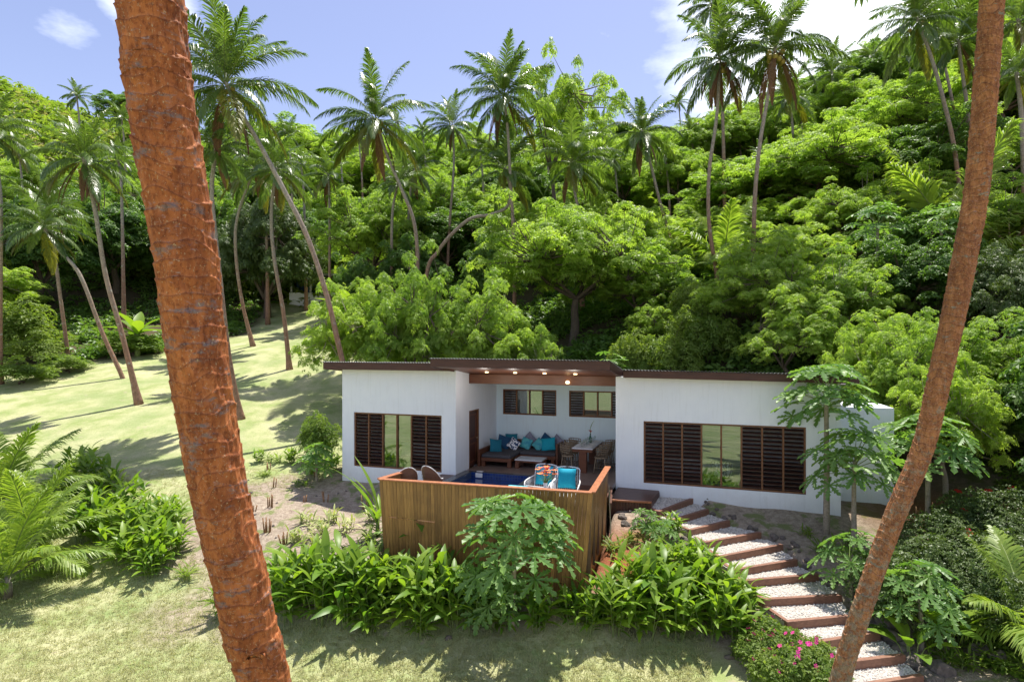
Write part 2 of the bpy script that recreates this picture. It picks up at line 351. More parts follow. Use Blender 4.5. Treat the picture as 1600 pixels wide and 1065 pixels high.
# patterned cushion: white coral-like blotches on navy
m, t, n, l, b = nodes('patterned_cushion'); l.new(mixc(t, ramp(t, noise(t, 14, 1, .4), .49, .51), (.75,.76,.80), (.02,.06,.15)), b.inputs['Base Color']); b.inputs['Roughness'].default_value = .85; M['pattern'] = m
m, t, n, l, b = nodes('dotted_cushion'); l.new(mixc(t, ramp(t, noise(t, 18, 1, .4), .49, .51), (.80,.80,.80), (.015,.02,.03)), b.inputs['Base Color']); b.inputs['Roughness'].default_value = .85; M['dots'] = m
# ---------------------------------------------------------------- house frame
TH = math.atan(.352); CU = math.cos(TH); SU = math.sin(TH)
HO = np.array((-1.90, 19.45, 0.0))
def H(x, y, z=0.0): return np.array((HO[0]+x*CU+y*SU, HO[1]-x*SU+y*CU, z))
def Hinv(X, Y):
    dx = X-HO[0]; dy = Y-HO[1]
    return dx*CU-dy*SU, dx*SU+dy*CU
# ---------------------------------------------------------------- terrain
TP = []
def tp(px, Y, z): TP.append(((px-800)/900, Y, z))
for px in (-200, 300, 800, 1300, 1800): tp(px, 9, -2.15)
for px, Y, z in [(-150,11.5,-2.25),(200,11.5,-2.2),(600,11.5,-2.15),(900,11.5,-2.15),(1150,11.2,-2.15),(1300,11.0,-2.0),(1250,11.6,-1.9),(1450,10.6,-2.05),(1600,11,-1.7),
    (-100,14,-2.3),(100,14,-2.25),(300,14,-2.1),(450,14,-1.7),(400,12.2,-2.1),(540,14,-1.15),(600,14.2,-.9),(600,12.4,-2.0),(750,12.3,-2.0),(750,13.5,-1.35),(900,12.9,-1.3),(900,12,-2.0),(1000,12.5,-1.8),(1000,14,-1.15),(960,14.8,-.85),
    (1060,14.8,-1.0),(1150,13,-1.7),(1080,13,-1.7),(1190,12.4,-1.6),
    (1020,16.6,-.42),(1080,16.9,-.5),(1055,15.8,-.62),(1100,14.9,-.95),(1190,15.9,-.75),(1125,14.2,-1.08),(1225,15,-.95),(1160,13.4,-1.32),(1280,13.9,-1.25),(1193,12.7,-1.48),(1316,13,-1.45),(1265,11.3,-1.78),(1376,11.9,-1.7),
    (1300,15,-.8),(1400,14,-1.0),(1450,15.5,-.35),(1440,17,-.15),(1400,13,-1.35),(1500,12.5,-1.6),(1600,14,-1.0),(1600,18,1.2),(1750,16,1.2),(1500,19,.9),
    (-100,20.9,-.55),(200,20.9,-.5),(400,18.5,-1.0),(400,20.9,-.45),(500,17.5,-1.15),(537,20.86,-.54),(560,18.3,-1.0),(600,20.3,-.4),(630,19.9,-.35),(300,17,-1.5),
    (712,19.5,-.3),(800,22,-.3),(965,18.4,-.25),(1150,17.2,-.42),(1314,16.3,-.47),(1390,17,-.35),(600,26,.7),(760,26,.9),(900,27,1.6),(1000,27,2.4),(1060,25.5,2.2),(1150,26,3.6),(1180,23,1.9),(1300,22,2.2),(1450,22,2.6),(1600,22,3.2),(1800,22,4),
    (218,29.5,1.5),(100,29.5,1.4),(-150,29.5,1.4),(375,27.2,.96),(450,35,2.97),(190,35,2.85),(0,35,2.9),(395,42,4.6),(480,60,8.8),(350,52,6.5),(200,46,5.3),(50,42,4.8),(560,40,4.6),(680,40,5.2),
    (900,34,4.8),(1000,42,8.3),(1120,32,7.0),(1200,30,6.6),(1350,30,6.8),(1500,35,12),(1700,30,9),(860,48,9),(1265,44,13.2),(1400,45,15.5),
    (0,60,14),(150,60,13),(300,60,10.5),(680,60,14),(900,60,15),(1100,60,20),(1300,60,25),(1500,60,30),(1700,60,33),(-200,60,16),
    (-200,85,36),(50,85,34),(200,85,30),(400,85,25),(680,85,27),(900,85,27),(1100,85,30),(1300,85,39),(1500,85,47),
    (-400,112,60),(0,112,56),(100,112,50),(250,112,47),(450,110,43),(680,110,40),(950,110,40),(1060,110,40),(1200,105,42),(1300,95,45),(1400,90,45),(1600,90,54),(2000,90,60),
    (0,140,52),(500,140,36),(1000,140,34),(1600,130,60),(0,175,20),(500,175,0),(1000,175,0),(1600,175,20)]: tp(px, Y, z)
TPa = np.array(TP); LS = .62
def tkey(a, Y): return np.stack([a, np.log(Y)*LS], -1)
_k = tkey(TPa[:,0], TPa[:,1]); _g = (TPa[:,2]-EYE)/TPa[:,1]
_n = len(_k); _D = np.sqrt(((_k[:,None]-_k[None])**2).sum(-1)+1e-6)
_A = np.zeros((_n+3, _n+3)); _A[:_n,:_n] = _D-np.eye(_n)*2e-3; _A[:_n,_n] = 1; _A[:_n,_n+1:] = _k; _A[_n,:_n] = 1; _A[_n+1:,:_n] = _k.T
_w = np.linalg.solve(_A, np.concatenate([_g, [0,0,0]]))
PTS = np.array([(-3.28,14.27),(1.79,12.9),(2.63,15.79),(3.3,18.4),(-2.2,19.6),(-2.77,15.27)])
def inpoly(x, y, poly):
    poly = np.asarray(poly); c = np.zeros(np.shape(x), bool); j = len(poly)-1
    for i in range(len(poly)):
        xi, yi = poly[i]; xj, yj = poly[j]
        c ^= ((yi > y) != (yj > y)) & (x < (xj-xi)*(y-yi)/((yj-yi) or 1e-9)+xi); j = i
    return c
def pdist(x, y, poly):
    """signed distance to a polygon, negative inside"""
    poly = np.asarray(poly, float); d = np.full(np.shape(x), 1e9); 
    for i in range(len(poly)):
        a = poly[i]; b_ = poly[(i+1) % len(poly)]; e = b_-a
        t = np.clip(((x-a[0])*e[0]+(y-a[1])*e[1])/(e@e), 0, 1)
        d = np.minimum(d, np.hypot(x-a[0]-t*e[0], y-a[1]-t*e[1]))
    return np.where(inpoly(x, y, poly), -d, d)
def at_z(px, py, z): Y = (EYE-z)*900/(py-550); return ((px-800)/900*Y, Y)
ST = [((1030.7,798.5),(1087.6,776.5),(1009,790)),((1053,811.6),(1108,794.7),(1035,804)),((1078.6,827.6),(1141,812.6),(1054,818)),((1102,846.7),(1190,831),(1085,838)),
      ((1124.6,869.3),(1224,850),(1102,856)),((1146.7,890),(1246.6,873.6),(1125.5,877)),((1160,907),(1279.7,896.6),(1145,898)),((1193.4,936),(1316,929),(1161.6,918.8)),
      ((1230,971),(1337,961),(1193.5,946)),((1264.7,1005),(1376,987),(1232,981.6)),((1299,1037),(1415.6,1023),(1268,1016)),((1330,1073),(1444,1055),(1302,1048))]
def waves(x, y, f, seed=0):
    r = np.random.default_rng(seed); o = 0
    for _ in range(7):
        th = r.uniform(0, 2*PI); k = f*r.uniform(.6, 1.8); o = o+np.sin((x*math.cos(th)+y*math.sin(th))*k+r.uniform(0, 6.3))
    return o/7
LAWN = [(-60,-40),(7,-40),(6.6,9.5),(5.2,10.4),(4.4,11.9),(2.0,12.6),(-3.0,12.7),(-4.9,13.2),(-5.4,14.2),(-7.2,14.8),(-10.5,17.5),(-9.6,19.5),(-7.0,20.6),(-6.0,24),(-6.5,30),(-10,45),(-14.5,66),(-25,60),(-22,48),(-25,41),(-29,36.5),(-42,34),(-60,33)]
SOIL = [(-10.6,20.3),(-9.4,16),(-6.6,14.0),(-5,13.2),(-2.5,12.9),(-2,20.5),(-6.0,21.4),(-8.4,21.2)]
def terrain(X, Y):
    X = np.asarray(X, float); Y = np.asarray(Y, float)
    Yc = np.clip(Y, 9, 178); a = np.clip(X/Yc, -1.35, 1.3)
    out = np.empty(Yc.size); kk = tkey(a, Yc).reshape(-1, 2)
    for i in range(0, len(kk), 20000):
        q = kk[i:i+20000]; D = np.sqrt(((q[:,None]-_k[None])**2).sum(-1)+1e-6)
        out[i:i+20000] = D@_w[:_n]+_w[_n]+q@_w[_n+1:]
    z = EYE+out.reshape(np.shape(Yc))*Yc
    z = np.where(Y < 9, -2.15+(z+2.15)*np.clip((Y-5)/4, 0, 1), z)
    z = np.where(Y > 178, z-(Y-178)*.3, z)
    lawn = pdist(X, Y, LAWN); f = np.clip(lawn/3, 0, 1)*np.clip((Y-14)/10, 0, 1)
    z = z+.03*waves(X, Y, 1.6, 1)+.10*np.clip(lawn+1, 0, 1)*waves(X, Y, 3.5, 2)*.5+f*.35*waves(X, Y, .8, 3)
    hx, hy = Hinv(X, Y)
    dx = np.maximum(np.maximum(-4.5-hx, hx-13.1), 0); dy = np.maximum(np.maximum(.25-hy, hy-6.0), 0)
    wgt = np.clip(1-np.hypot(dx, dy)/1.1, 0, 1); z = z*(1-wgt)+np.minimum(z, -.32)*wgt
    dk = pdist(X, Y, PTS-0.0); wk = np.clip(-dk/.35+.3, 0, 1); z = z*(1-wk)+np.minimum(z, -1.45)*wk
    pL, pR = at_z(1017,783.5,-.15), at_z(1030,766,-.15)
    for k_, (l_, r_, s_) in enumerate(ST):
        zs = -.32-.14*k_; cL, cR = at_z(*l_, zs), at_z(*r_, zs)
        dq = pdist(X, Y, [cL, cR, pR, pL]); wq = np.clip(1-dq/.22, 0, 1); z = np.where(dq < .22, z*(1-wq)+np.minimum(z, zs-.17)*wq, z); pL, pR = cL, cR
    return z
def tz(x, y): return float(terrain(np.array([x]), np.array([y]))[0])
def grid(c, A, k, n):
    s_ = np.linspace(-1, 1, n); return c+A*np.sinh(k*s_)/math.sinh(k)
gx = grid(0, 260, 4.9, 400); gy = grid(15, 260, 4.9, 430)
GX, GY = np.meshgrid(gx, gy); GZ = terrain(GX, GY)
lawn_d = pdist(GX, GY, LAWN)+.5*waves(GX, GY, 1.8, 5)+.25*waves(GX, GY, 5, 6)
soil_d = pdist(GX, GY, SOIL)+.6*waves(GX, GY, 2.2, 8)+.3*waves(GX, GY, 6, 9)
soilm = np.clip(.5-soil_d/.7, 0, 1)
strip_d = pdist(GX, GY, [(-8.4,15.2),(-6.2,14.2),(-5.3,12.9),(-6.4,12.3),(-7.6,12.9),(-8.8,13.6)])+.8*waves(GX, GY, 2.6, 31)+.4*waves(GX, GY, 7, 32)
soilm = np.maximum(soilm, .8*np.clip(.4-strip_d/.8, 0, 1))
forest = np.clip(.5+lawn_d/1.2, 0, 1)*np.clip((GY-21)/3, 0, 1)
hx, hy = Hinv(GX, GY)
near = np.clip(.5+lawn_d/.6, 0, 1)*(1-np.clip((GY-21)/3, 0, 1))
forest = np.where((GX > 8.5) & (GY > 10), np.maximum(forest, np.clip((GX-8.5)/2, 0, 1)*.55), forest)
red = np.clip(1.2-np.hypot(GX-2.6, (GY-14.3))/1.9, 0, 1)+np.clip(1.2-np.hypot(GX-11.6, GY-16.3)/1.8, 0, 1)
_gz = GZ.copy()
def tz(x, y):
    i_ = min(max(int(np.searchsorted(gy, y))-1, 0), len(gy)-2); j_ = min(max(int(np.searchsorted(gx, x))-1, 0), len(gx)-2)
    fy = (y-gy[i_])/(gy[i_+1]-gy[i_]); fx = (x-gx[j_])/(gx[j_+1]-gx[j_])
    return float((_gz[i_,j_]*(1-fx)+_gz[i_,j_+1]*fx)*(1-fy)+(_gz[i_+1,j_]*(1-fx)+_gz[i_+1,j_+1]*fx)*fy)
v = np.stack([GX, GY, GZ], -1).reshape(-1, 3); ny, nx = GX.shape
i = np.arange(ny-1)[:,None]*nx; j = np.arange(nx-1)[None]
tb = MB(); tb.add(v, np.stack([i+j, i+j+1, i+nx+j+1, i+nx+j], -1).reshape(-1,4), 0, np.maximum(soilm, near).ravel(), forest.ravel())
m, t, n, l, b = nodes('ground_surface')
a3 = n.new("ShaderNodeAttribute"); a3.attribute_name = 'red'
g1 = noise(t, .9, 6, .6); g2 = noise(t, 7, 6, .7); g3 = noise(t, 55, 3, .7); g4 = noise(t, .35, 4, .55)
grass = mixc(t, ramp(t, math_(t, 'ADD', math_(t, 'MULTIPLY', g1, .6), math_(t, 'MULTIPLY', g2, .4)), .40, .58), (.27,.33,.12), (.50,.48,.28))
grass = mixc(t, math_(t, 'MULTIPLY', ramp(t, g4, .48, .64), .6), grass, (.25,.32,.13))
grass = mixc(t, math_(t, 'MULTIPLY', ramp(t, g2, .50, .66), .45), grass, (.16,.21,.05))
grass = mixc(t, math_(t, 'MULTIPLY', ramp(t, noise(t, 34, 4, .8), .50, .62), .55), grass, (.13,.16,.06))
grass = mixc(t, math_(t, 'MULTIPLY', ramp(t, noise(t, 2.3, 6, .75), .60, .68), .8), grass, (.40,.34,.25))
soil = mixc(t, ramp(t, g2, .35, .65), (.50,.42,.33), (.27,.21,.16))
soil = mixc(t, ramp(t, noise(t, 1.6, 5, .6), .54, .60), soil, (.22,.25,.10))
soil = mixc(t, math_(t, 'MULTIPLY', ramp(t, g3, .45, .65), .5), soil, (.12,.09,.07))
soil = mixc(t, math_(t, 'MINIMUM', a3.outputs['Fac'], 1.0), soil, mixc(t, g2, (.36,.13,.06), (.22,.09,.05)))
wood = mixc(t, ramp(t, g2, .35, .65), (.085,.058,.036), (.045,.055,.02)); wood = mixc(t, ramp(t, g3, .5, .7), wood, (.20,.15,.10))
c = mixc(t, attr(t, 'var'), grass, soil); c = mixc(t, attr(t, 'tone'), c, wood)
l.new(c, b.inputs['Base Color']); b.inputs['Roughness'].default_value = .95; b.inputs['Specular IOR Level'].default_value = .1
bump(t, b, math_(t, 'ADD', math_(t, 'ADD', g2, math_(t, 'MULTIPLY', g3, .6)), math_(t, 'MULTIPLY', math_(t, 'MULTIPLY', attr(t, 'var'), noise(t, 18, 5, .7)), 1.5)), .8, .05)
me = tb.data('ground', m, True)
ra = me.attributes.new('red', 'FLOAT', 'POINT'); ra.data.foreach_set('value', red.ravel().astype(np.float32))
ground = link('ground', me); tag(ground, kind='structure')

def top_poly(mb, poly, z0, z1, m=0):
    n_ = len(poly); v = [(x, y, z0) for x, y in poly]+[(x, y, z1) for x, y in poly]
    mb.v.append(np.array(v, float)); mb.a.append(np.full(2*n_, random.random())); mb.b.append(np.zeros(2*n_)); o = mb.n; mb.n += 2*n_
    mb.f.append(np.array([[o+n_+i_ for i_ in range(n_)]])); mb.m.append(np.array([m])); mb.f.append(np.array([[o+i_ for i_ in range(n_)][::-1]])); mb.m.append(np.array([m]))
    mb.f.append(np.array([[o+i_, o+(i_+1) % n_, o+n_+(i_+1) % n_, o+n_+i_] for i_ in range(n_)])); mb.m.append(np.full(n_, m))
# ---------------------------------------------------------------- villa
villa = thing('villa', 'long white plastered villa with dark timber louvred windows and open shaded lounge in the middle', 'house', tuple(HO), -TH)
WT = .2
def wall_open(mb, x0, x1, y, z0, z1, ops, th=WT):
    """wall along x at y..y+th with openings (xa,xb,za,zb)"""
    xs = x0
    for xa, xb, za, zb in sorted(ops):
        mb.box(xs, xa, y, y+th, z0, z1, 0); mb.box(xa, xb, y, y+th, z0, za, 0); mb.box(xa, xb, y, y+th, zb, z1, 0); xs = xb
    mb.box(xs, x1, y, y+th, z0, z1, 0)
def window(x0, x1, z0, z1, y, bays, parent, slats, tilt, label, yy=None):
    f = MB(); fw = .055; d0, d1 = y+.03, y+.13
    f.box(x0, x1, d0, d1, z0, z0+fw, 0); f.box(x0, x1, d0, d1, z1-fw, z1, 0)
    f.box(x0, x0+fw, d0, d1, z0+fw, z1-fw, 0); f.box(x1-fw, x1, d0, d1, z0+fw, z1-fw, 0)
    nb = len(bays); bw = (x1-x0-2*fw+fw)/nb
    xs = [x0+fw+i_*bw for i_ in range(nb)]
    for i_ in range(1, nb): f.box(xs[i_]-fw, xs[i_], d0-.012, d1, z0+fw, z1-fw, 0)
    wo = f.build('window', M['mullion'], parent, bevel=.006); wo['label'] = label
    for i_, c in enumerate(bays):
        xa, xb = xs[i_], xs[i_]+bw-fw; q = MB()
        if c == 'L':
            hgt = (z1-z0-2*fw); n_ = slats; stp = hgt/n_
            for k in range(n_):
                zc = z0+fw+stp*(k+.5); ty = stp*.50*math.cos(tilt); tzz = stp*.50*math.sin(tilt)
                ym = (d0+d1)/2; th = .011
                q.hexa([(xa+.006, ym-ty, zc-tzz-th), (xb-.006, ym-ty, zc-tzz-th), (xb-.006, ym+ty, zc+tzz-th), (xa+.006, ym+ty, zc+tzz-th),
                        (xa+.006, ym-ty, zc-tzz+th), (xb-.006, ym-ty, zc-tzz+th), (xb-.006, ym+ty, zc+tzz+th), (xa+.006, ym+ty, zc+tzz+th)], 0)
            q.build('louvre_shutter', M['shutter'], wo)
        else:
            q.box(xa+.002, xb-.002, y+.075, y+.081, z0+fw+.002, z1-fw-.002, 0); q.build('pane', M['glass'], wo)
    return wo
WL = (-4.035, -.53, .04, 1.98); WR = (6.14, 10.73, .04, 1.98)
B1 = (.264, 2.47, 1.67, 2.67); B2 = (2.97, 5.17, 1.67, 2.67); DR = (1.12, 2.0)
YB = 3.87
mb = MB(); wall_open(mb, -4.53, 0, 0, -.9, 3.52, [WL]); mb.build('wall', M['plaster'], villa)
mb = MB(); wall_open(mb, 5.27, 11.61, .72, -1.0, 3.36, [WR]); mb.build('wall', M['plaster'], villa)
mb = MB(); wall_open(mb, 0.0, 5.27, YB, -.3, 3.0, [B1, B2]); mb.build('wall', M['bouncewall'], villa)
# side walls (left wing inner side has the door)
mb = MB(); y0, y1 = WT, 6.0
mb.box(-WT, 0, WT, DR[0], -.6, 3.50); mb.box(-WT, 0, DR[0], DR[1], 2.05, 3.42); mb.box(-WT, 0, DR[1], 5.6, -.6, 3.30); mb.build('wall', M['plaster'], villa)
MB().box(-4.53, -4.53+WT, WT, 5.6, -.9, 3.38).build('wall', M['plaster'], villa)
MB().box(5.27, 5.27+WT, .72+WT, 5.6, -.6, 3.3).build('wall', M['plaster'], villa)
MB().box(11.41, 11.61, .72+WT, 5.6, -.9, 3.3).build('wall', M['plaster'], villa)
mb = MB(); wall_open(mb, -4.53, 11.61, 5.6, -.6, 2.98, [(-3.6,-1.2,1.2,2.2)]); mb.build('wall', M['plaster'], villa)
MB().box(11.612, 13.2, 1.9, 5.4, -1.0, 2.5).build('annex', M['plaster'], villa)
window(*WL, 0, 'LLGGLL', villa, 15, .35, 'wide window with two clear panes between louvred shutters')
window(*WR, .72, 'LLLGGLLL', villa, 15, .35, 'widest window with two clear panes between six louvred shutters')
window(*B1, YB, 'LGGL', villa, 9, .15, 'high window above the sofa')
window(*B2, YB, 'LGGL', villa, 9, .15, 'high window above the dining table')
# interiors
mb = MB()
for xa, xb, ya in ((-4.33, -.2, .21), (5.48, 11.40, .93)): MB().box(xa, xb, ya, 5.59, -.05, -.01).build('room_floor', M['interior'], villa)
for xa, ya in ((-3.6, 2.6), (6.6, 2.8)): MB().box(xa, xa+1.95, ya, ya+2.2, 0, .55).build('bed', M['bed'], villa, bevel=.05)
MB().lathe([(0,-.05),(.25,-.04),(.34,0),(.36,.2),(.34,.38),(.25,.44),(0,.45)], 20, (8.45,1.75,.25)).build('pouf', M['dots'], villa, True)
# recess floor
mb = MB(); top_poly(mb, [(2.74,0),(5.268,0),(5.268,YB),(.002,YB),(.002,.80),(2.74,.80)], -.12, 0.0); mb.build('lounge_floor', M['tile'], villa)
# door
d = MB()
ya, yb = DR; d.box(-.10, -.05, ya+.05, yb-.05, .02, 2.0)
dob = d.build('door', M['fascia'], villa)
q = MB(); q.box(-.13, .012, ya, ya+.05, 0, 2.05); q.box(-.13, .012, yb-.05, yb, 0, 2.05); q.box(-.13, .012, ya+.05, yb-.05, 2.0, 2.05); q.build('door_frame', M['mullion'], dob)
q = MB()
for za, zb in ((.15,.85),(1.0,1.9)):
    for a_, b_ in ((ya+.1, ya+.16), (yb-.2, yb-.14)): q.box(-.05, -.035, a_, b_, za, zb)
    q.box(-.05, -.035, ya+.16, yb-.2, za, za+.06); q.box(-.05, -.035, ya+.16, yb-.2, zb-.06, zb)
q.build('door_moulding', M['soffit'], dob)
q = MB(); q.lathe([(0,-.02),(.025,-.015),(.03,0),(.025,.015),(0,.02)], 10, (-.02, yb-.12, 1.0)); q.build('door_handle', M['steel'], dob, True)
# roofs
def roof(x0, x1, y0, y1, z0l, z0r, slope, drop, left_over=True):
    r = MB(); nxx = int((x1-x0)/.02); xs = np.linspace(x0-.02, x1+.02, nxx); 
    ys = np.array([y0-.06, y1]); zz = (z0l+(z0r-z0l)*(xs-x0)/(x1-x0))[None]-slope*(ys-y0)[:,None]+.017*np.cos(xs*2*PI/.1)[None]+.024
    XX, YY = np.meshgrid(xs, ys); vt = np.stack([XX, YY, zz], -1).reshape(-1,3); k = len(xs); ii = np.arange(k-1)
    vb = vt.copy(); vb[:,2] -= .004
    r.add(np.concatenate([vt, vb]), np.concatenate([np.stack([ii, ii+1, k+ii+1, k+ii], -1), np.stack([2*k+ii, 3*k+ii, 3*k+ii+1, 2*k+ii+1], -1), np.stack([ii, 2*k+ii, 2*k+ii+1, ii+1], -1)]))
    ro = r.build('roof', M['metal'], villa)
    def z(x, y): return z0l+(z0r-z0l)*(x-x0)/(x1-x0)-slope*(y-y0)
    f = MB()
    def fas(xa, ya_, xb, yb_, nx_, ny_, th=.035):
        v = []
        for dz in (-drop, 0):
            for (x, y) in ((xa, ya_), (xb, yb_), (xb+nx_*th, yb_+ny_*th), (xa+nx_*th, ya_+ny_*th)): v.append((x, y, z(x, y)+dz))
        f.hexa(v)
    fas(x0, y0, x1, y0, 0, 1); fas(x1, y0+.036, x1, y1, -1, 0); fas(x0, y1, x0, y0+.036, 1, 0)
    f.build('fascia', M['fascia'], ro)
    s_ = MB(); s_.hexa([(x, y, z(x, y)-dz) for dz in (drop-.02, drop-.045)[::-1] for x, y in ((x0+.036,y0+.036),(x1-.036,y0+.036),(x1-.036,y1-.036),(x0+.036,y1-.036))])
    s_.build('soffit', M['soffit'], ro)
    return ro
roof(-5.06, -.05, -.4, 6.0, 3.77, 3.76, .085, .245)
roof(5.56, 12.0, .37, 6.0, 3.57, 3.49, .07, .22)
roof(-.33, 5.42, -1.2, 6.0, 3.92, 3.87, .135, .25)
MB().box(.002, 5.268, 1.1, 1.2, 3.03, 3.36).build('beam', M['soffit'], villa, bevel=.01)
for px in (760.6, 805, 851, 899):
    # recessed spots in the lounge soffit
    yv = .25; A = H(0, yv); a_ = (px-800)/900
    xl = (a_*A[1]-A[0])/(CU+a_*SU); zs = 3.92-.05*(xl+.33)/5.75-.135*(yv+1.2)-.25
    q = MB().lathe([(0,-.012),(.045,-.012),(.06,-.006),(.06,.03)], 14, (xl, yv, zs)); q.build('spotlight', M['bulb'], villa, True)
    ld = bpy.data.lights.new('spotlight_glow', 'POINT'); ld.energy = 6; ld.color = (1,.93,.85); ld.shadow_soft_size = .06
    lo = bpy.data.objects.new('spotlight_glow', ld); col.objects.link(lo); lo.parent = villa; lo.location = (xl, yv-.35, zs-.40)
q = MB().lathe([(0,.0),(.05,.01),(.075,.04),(.07,.08),(.03,.11)], 12, (3.62, 1.02, 3.08)); q.build('lounge_lamp', M['bulb'], villa, True)

# ---------------------------------------------------------------- pool, deck, fence
def clip(poly, a, b_, c, keep=1):
    """keep the part of a polygon with a*x+b*y<=c"""
    out = []
    for i_ in range(len(poly)):
        p, q = poly[i_], poly[(i_+1) % len(poly)]; dp = a*p[0]+b_*p[1]-c; dq = a*q[0]+b_*q[1]-c
        if dp <= 0: out.append(p)
        if (dp < 0) != (dq < 0): t_ = dp/(dp-dq); out.append((p[0]+t_*(q[0]-p[0]), p[1]+t_*(q[1]-p[1])))
    return out
# in villa coordinates
def toH(p): return Hinv(p[0], p[1])
FL, FR, BR, BL = [toH(p) for p in ((-3.28,14.27),(1.79,12.9),(2.63,15.79),(-2.77,15.27))]
POOL = [(.28, -3.55), (2.45, -3.55), (2.45, .64), (.28, .64)]
deckpoly = [toH((-3.20,14.33)), toH((1.73,13.0)), toH((2.52,15.72)), (5.26, -.02), (5.26, -.005), (2.9, -.005), (0.0, -.005), (-.5, -.005), (-.6, -.3), toH((-2.70,15.27))]
deck = thing('pool_deck', 'dark timber deck around the plunge pool inside the board fence', 'deck', tuple(HO), -TH)
mb = MB(); bw = .14
y_ = -7.5
while y_ < 0:
    strip = clip(clip(deckpoly, 0, 1, y_+bw-.006), 0, -1, -y_)
    if len(strip) > 2:
        # cut the pool out: keep left part and right part
        if y_+bw > POOL[0][1]-.3:
            for pc in (clip(strip, 1, 0, POOL[0][0]-.3), clip(strip, -1, 0, -(POOL[1][0]+.3))):
                if len(pc) > 2: top_poly(mb, pc, -.035, -.004)
        else: top_poly(mb, strip, -.035, -.004)
    y_ += bw
mb.build('boards', M['deck'], deck)
pool = thing('plunge_pool', 'dark blue tiled plunge pool between the board fence and the lounge floor', 'pool', tuple(HO), -TH)
px0, px1, py0, py1 = POOL[0][0], POOL[1][0], POOL[0][1], POOL[2][1]
mb = MB(); cw = .3
mb.box(px0-cw, px1+cw, py0-cw, py0, -.14, .012); mb.box(px0-cw+.022, px0, py0, py1+.15, -.14, .012); mb.box(px1, px1+cw, py0, py1, -.14, .012)
mb.box(px0, px1+cw-.015, py1, py1+.15, -.14, .012); mb.build('coping', M['coping'], pool, bevel=.008)
mb = MB(); mb.box(px0, px0+.02, py0, py1, -1.3, -.0); mb.box(px1-.02, px1, py0, py1, -1.3, 0); mb.box(px0+.02, px1-.02, py0, py0+.02, -1.3, 0); mb.box(px0+.02, px1-.02, py1-.02, py1, -1.3, 0)
mb.build('tiled_wall', M['pooltile'], pool)
MB().box(px0+.02, px1-.02, py0+.02, py1-.02, -1.3, -.20).build('water', M['water'], pool)
mb = MB(); mb.box(.46, .72, .60, .619, -.17, -.02); mb.box(.48, .70, .66, .78, .013, .03); mb.build('skimmer', M['white'], pool, bevel=.01)
# NB the recess floor starts behind the coping
fence = thing('board_fence', 'chest-high fence of vertical weathered timber boards wrapping the pool deck', 'fence')
def panel(p, q, zt, pb, qb, zb0, zb1, n_, seams=()):
    """vertical boards between top line p-q and bottom line pb-qb"""
    mb = MB(); p, q, pb, qb = map(np.array, (p, q, pb, qb)); nrm = np.array((-(q-p)[1], (q-p)[0])); nrm = nrm/np.linalg.norm(nrm)
    for k in range(n_):
        s0, s1 = (k+.04)/n_, (k+.96)/n_; off = random.uniform(-.004, .004); var = random.random()
        def at2(s_, f_): 
            tt = p+(q-p)*s_; bb = pb+(qb-pb)*s_; zbb = zb0+(zb1-zb0)*s_
            xy = bb+(tt-bb)*f_; return np.array((xy[0], xy[1], zbb+(zt-zbb)*f_))
        cuts = [0, 1]
        for a_, b_, f_ in seams:
            if a_ <= (s0+s1)/2 <= b_: cuts.append(f_)
        cuts = sorted(cuts)
        for c0, c1 in zip(cuts[:-1], cuts[1:]):
            c1 = c1-.008 if c1 < 1 else c1
            vv = []
            for f_ in (c0, c1):
                for s_, o_ in ((s0, off-.012), (s1, off-.012), (s1, off+.012), (s0, off+.012)):
                    vv.append(at2(s_, f_)+np.array((nrm[0]*o_, nrm[1]*o_, 0)))
            mb.hexa(vv, 0, var)
    return mb
wFL, wFR, wBR, wBL = (-3.28,14.27), (1.79,12.9), (2.63,15.79), (-2.77,15.27)
bFL, bFR, bBR = (-3.15,14.30), (1.58,12.98), (2.55,15.79)
panel(wFL, wFR, .985, bFL, bFR, -1.25, -1.6, 58, ((.04,.27,.60),(.80,.92,.50),(.80,.92,.18))).build('board_panel', M['fence'], fence)
panel(wFR, wBR, .985, bFR, bBR, -1.6, -1.0, 34).build('board_panel', M['fence'], fence)
panel(wBL, wFL, .985, wBL, bFL, -1.0, -1.25, 12).build('board_panel', M['fence'], fence)
mb = MB()
def railbar(p, q):
    p = Vector((*p, 1.0)); q = Vector((*q, 1.0)); mb.bar(p, q, .16, .035)
cxx = np.array((-.2, 15)); 
for p, q in ((wFL, wFR), (wFR, wBR), (wBL, wFL)): railbar(p, q)
mb.v[1][:,2] += .003; mb.v[2][:,2] += .0015
mb.build('top_rail', M['rail'], fence, bevel=.006)
# inner backing posts
mb = MB()
for p, q, k in ((wFL, wFR, 6), (wFR, wBR, 4)):
    for i_ in range(k+1):
        s_ = i_/k*.96+.02; x = p[0]+(q[0]-p[0])*s_; y = p[1]+(q[1]-p[1])*s_
        d_ = np.array((-(q[1]-p[1]), q[0]-p[0])); d_ = d_/np.linalg.norm(d_)*.07
        mb.box(x+d_[0]-.03, x+d_[0]+.03, y+d_[1]-.03, y+d_[1]+.03, -.9, .96)
mb.build('post', M['deck'], fence)
# garden hose bib / thin pipe at the fence corner
pp = [at(951,756,15.6), at(953,800,15.3), at(955,838,14.9)]; pp[-1][2] = tz(pp[-1][0], pp[-1][1])-.05
tag(MB().tube(pp, .015, 6).build('support_pole', M['steel']), 'thin rusty pole leaning beside the back end of the right fence panel', 'pole')
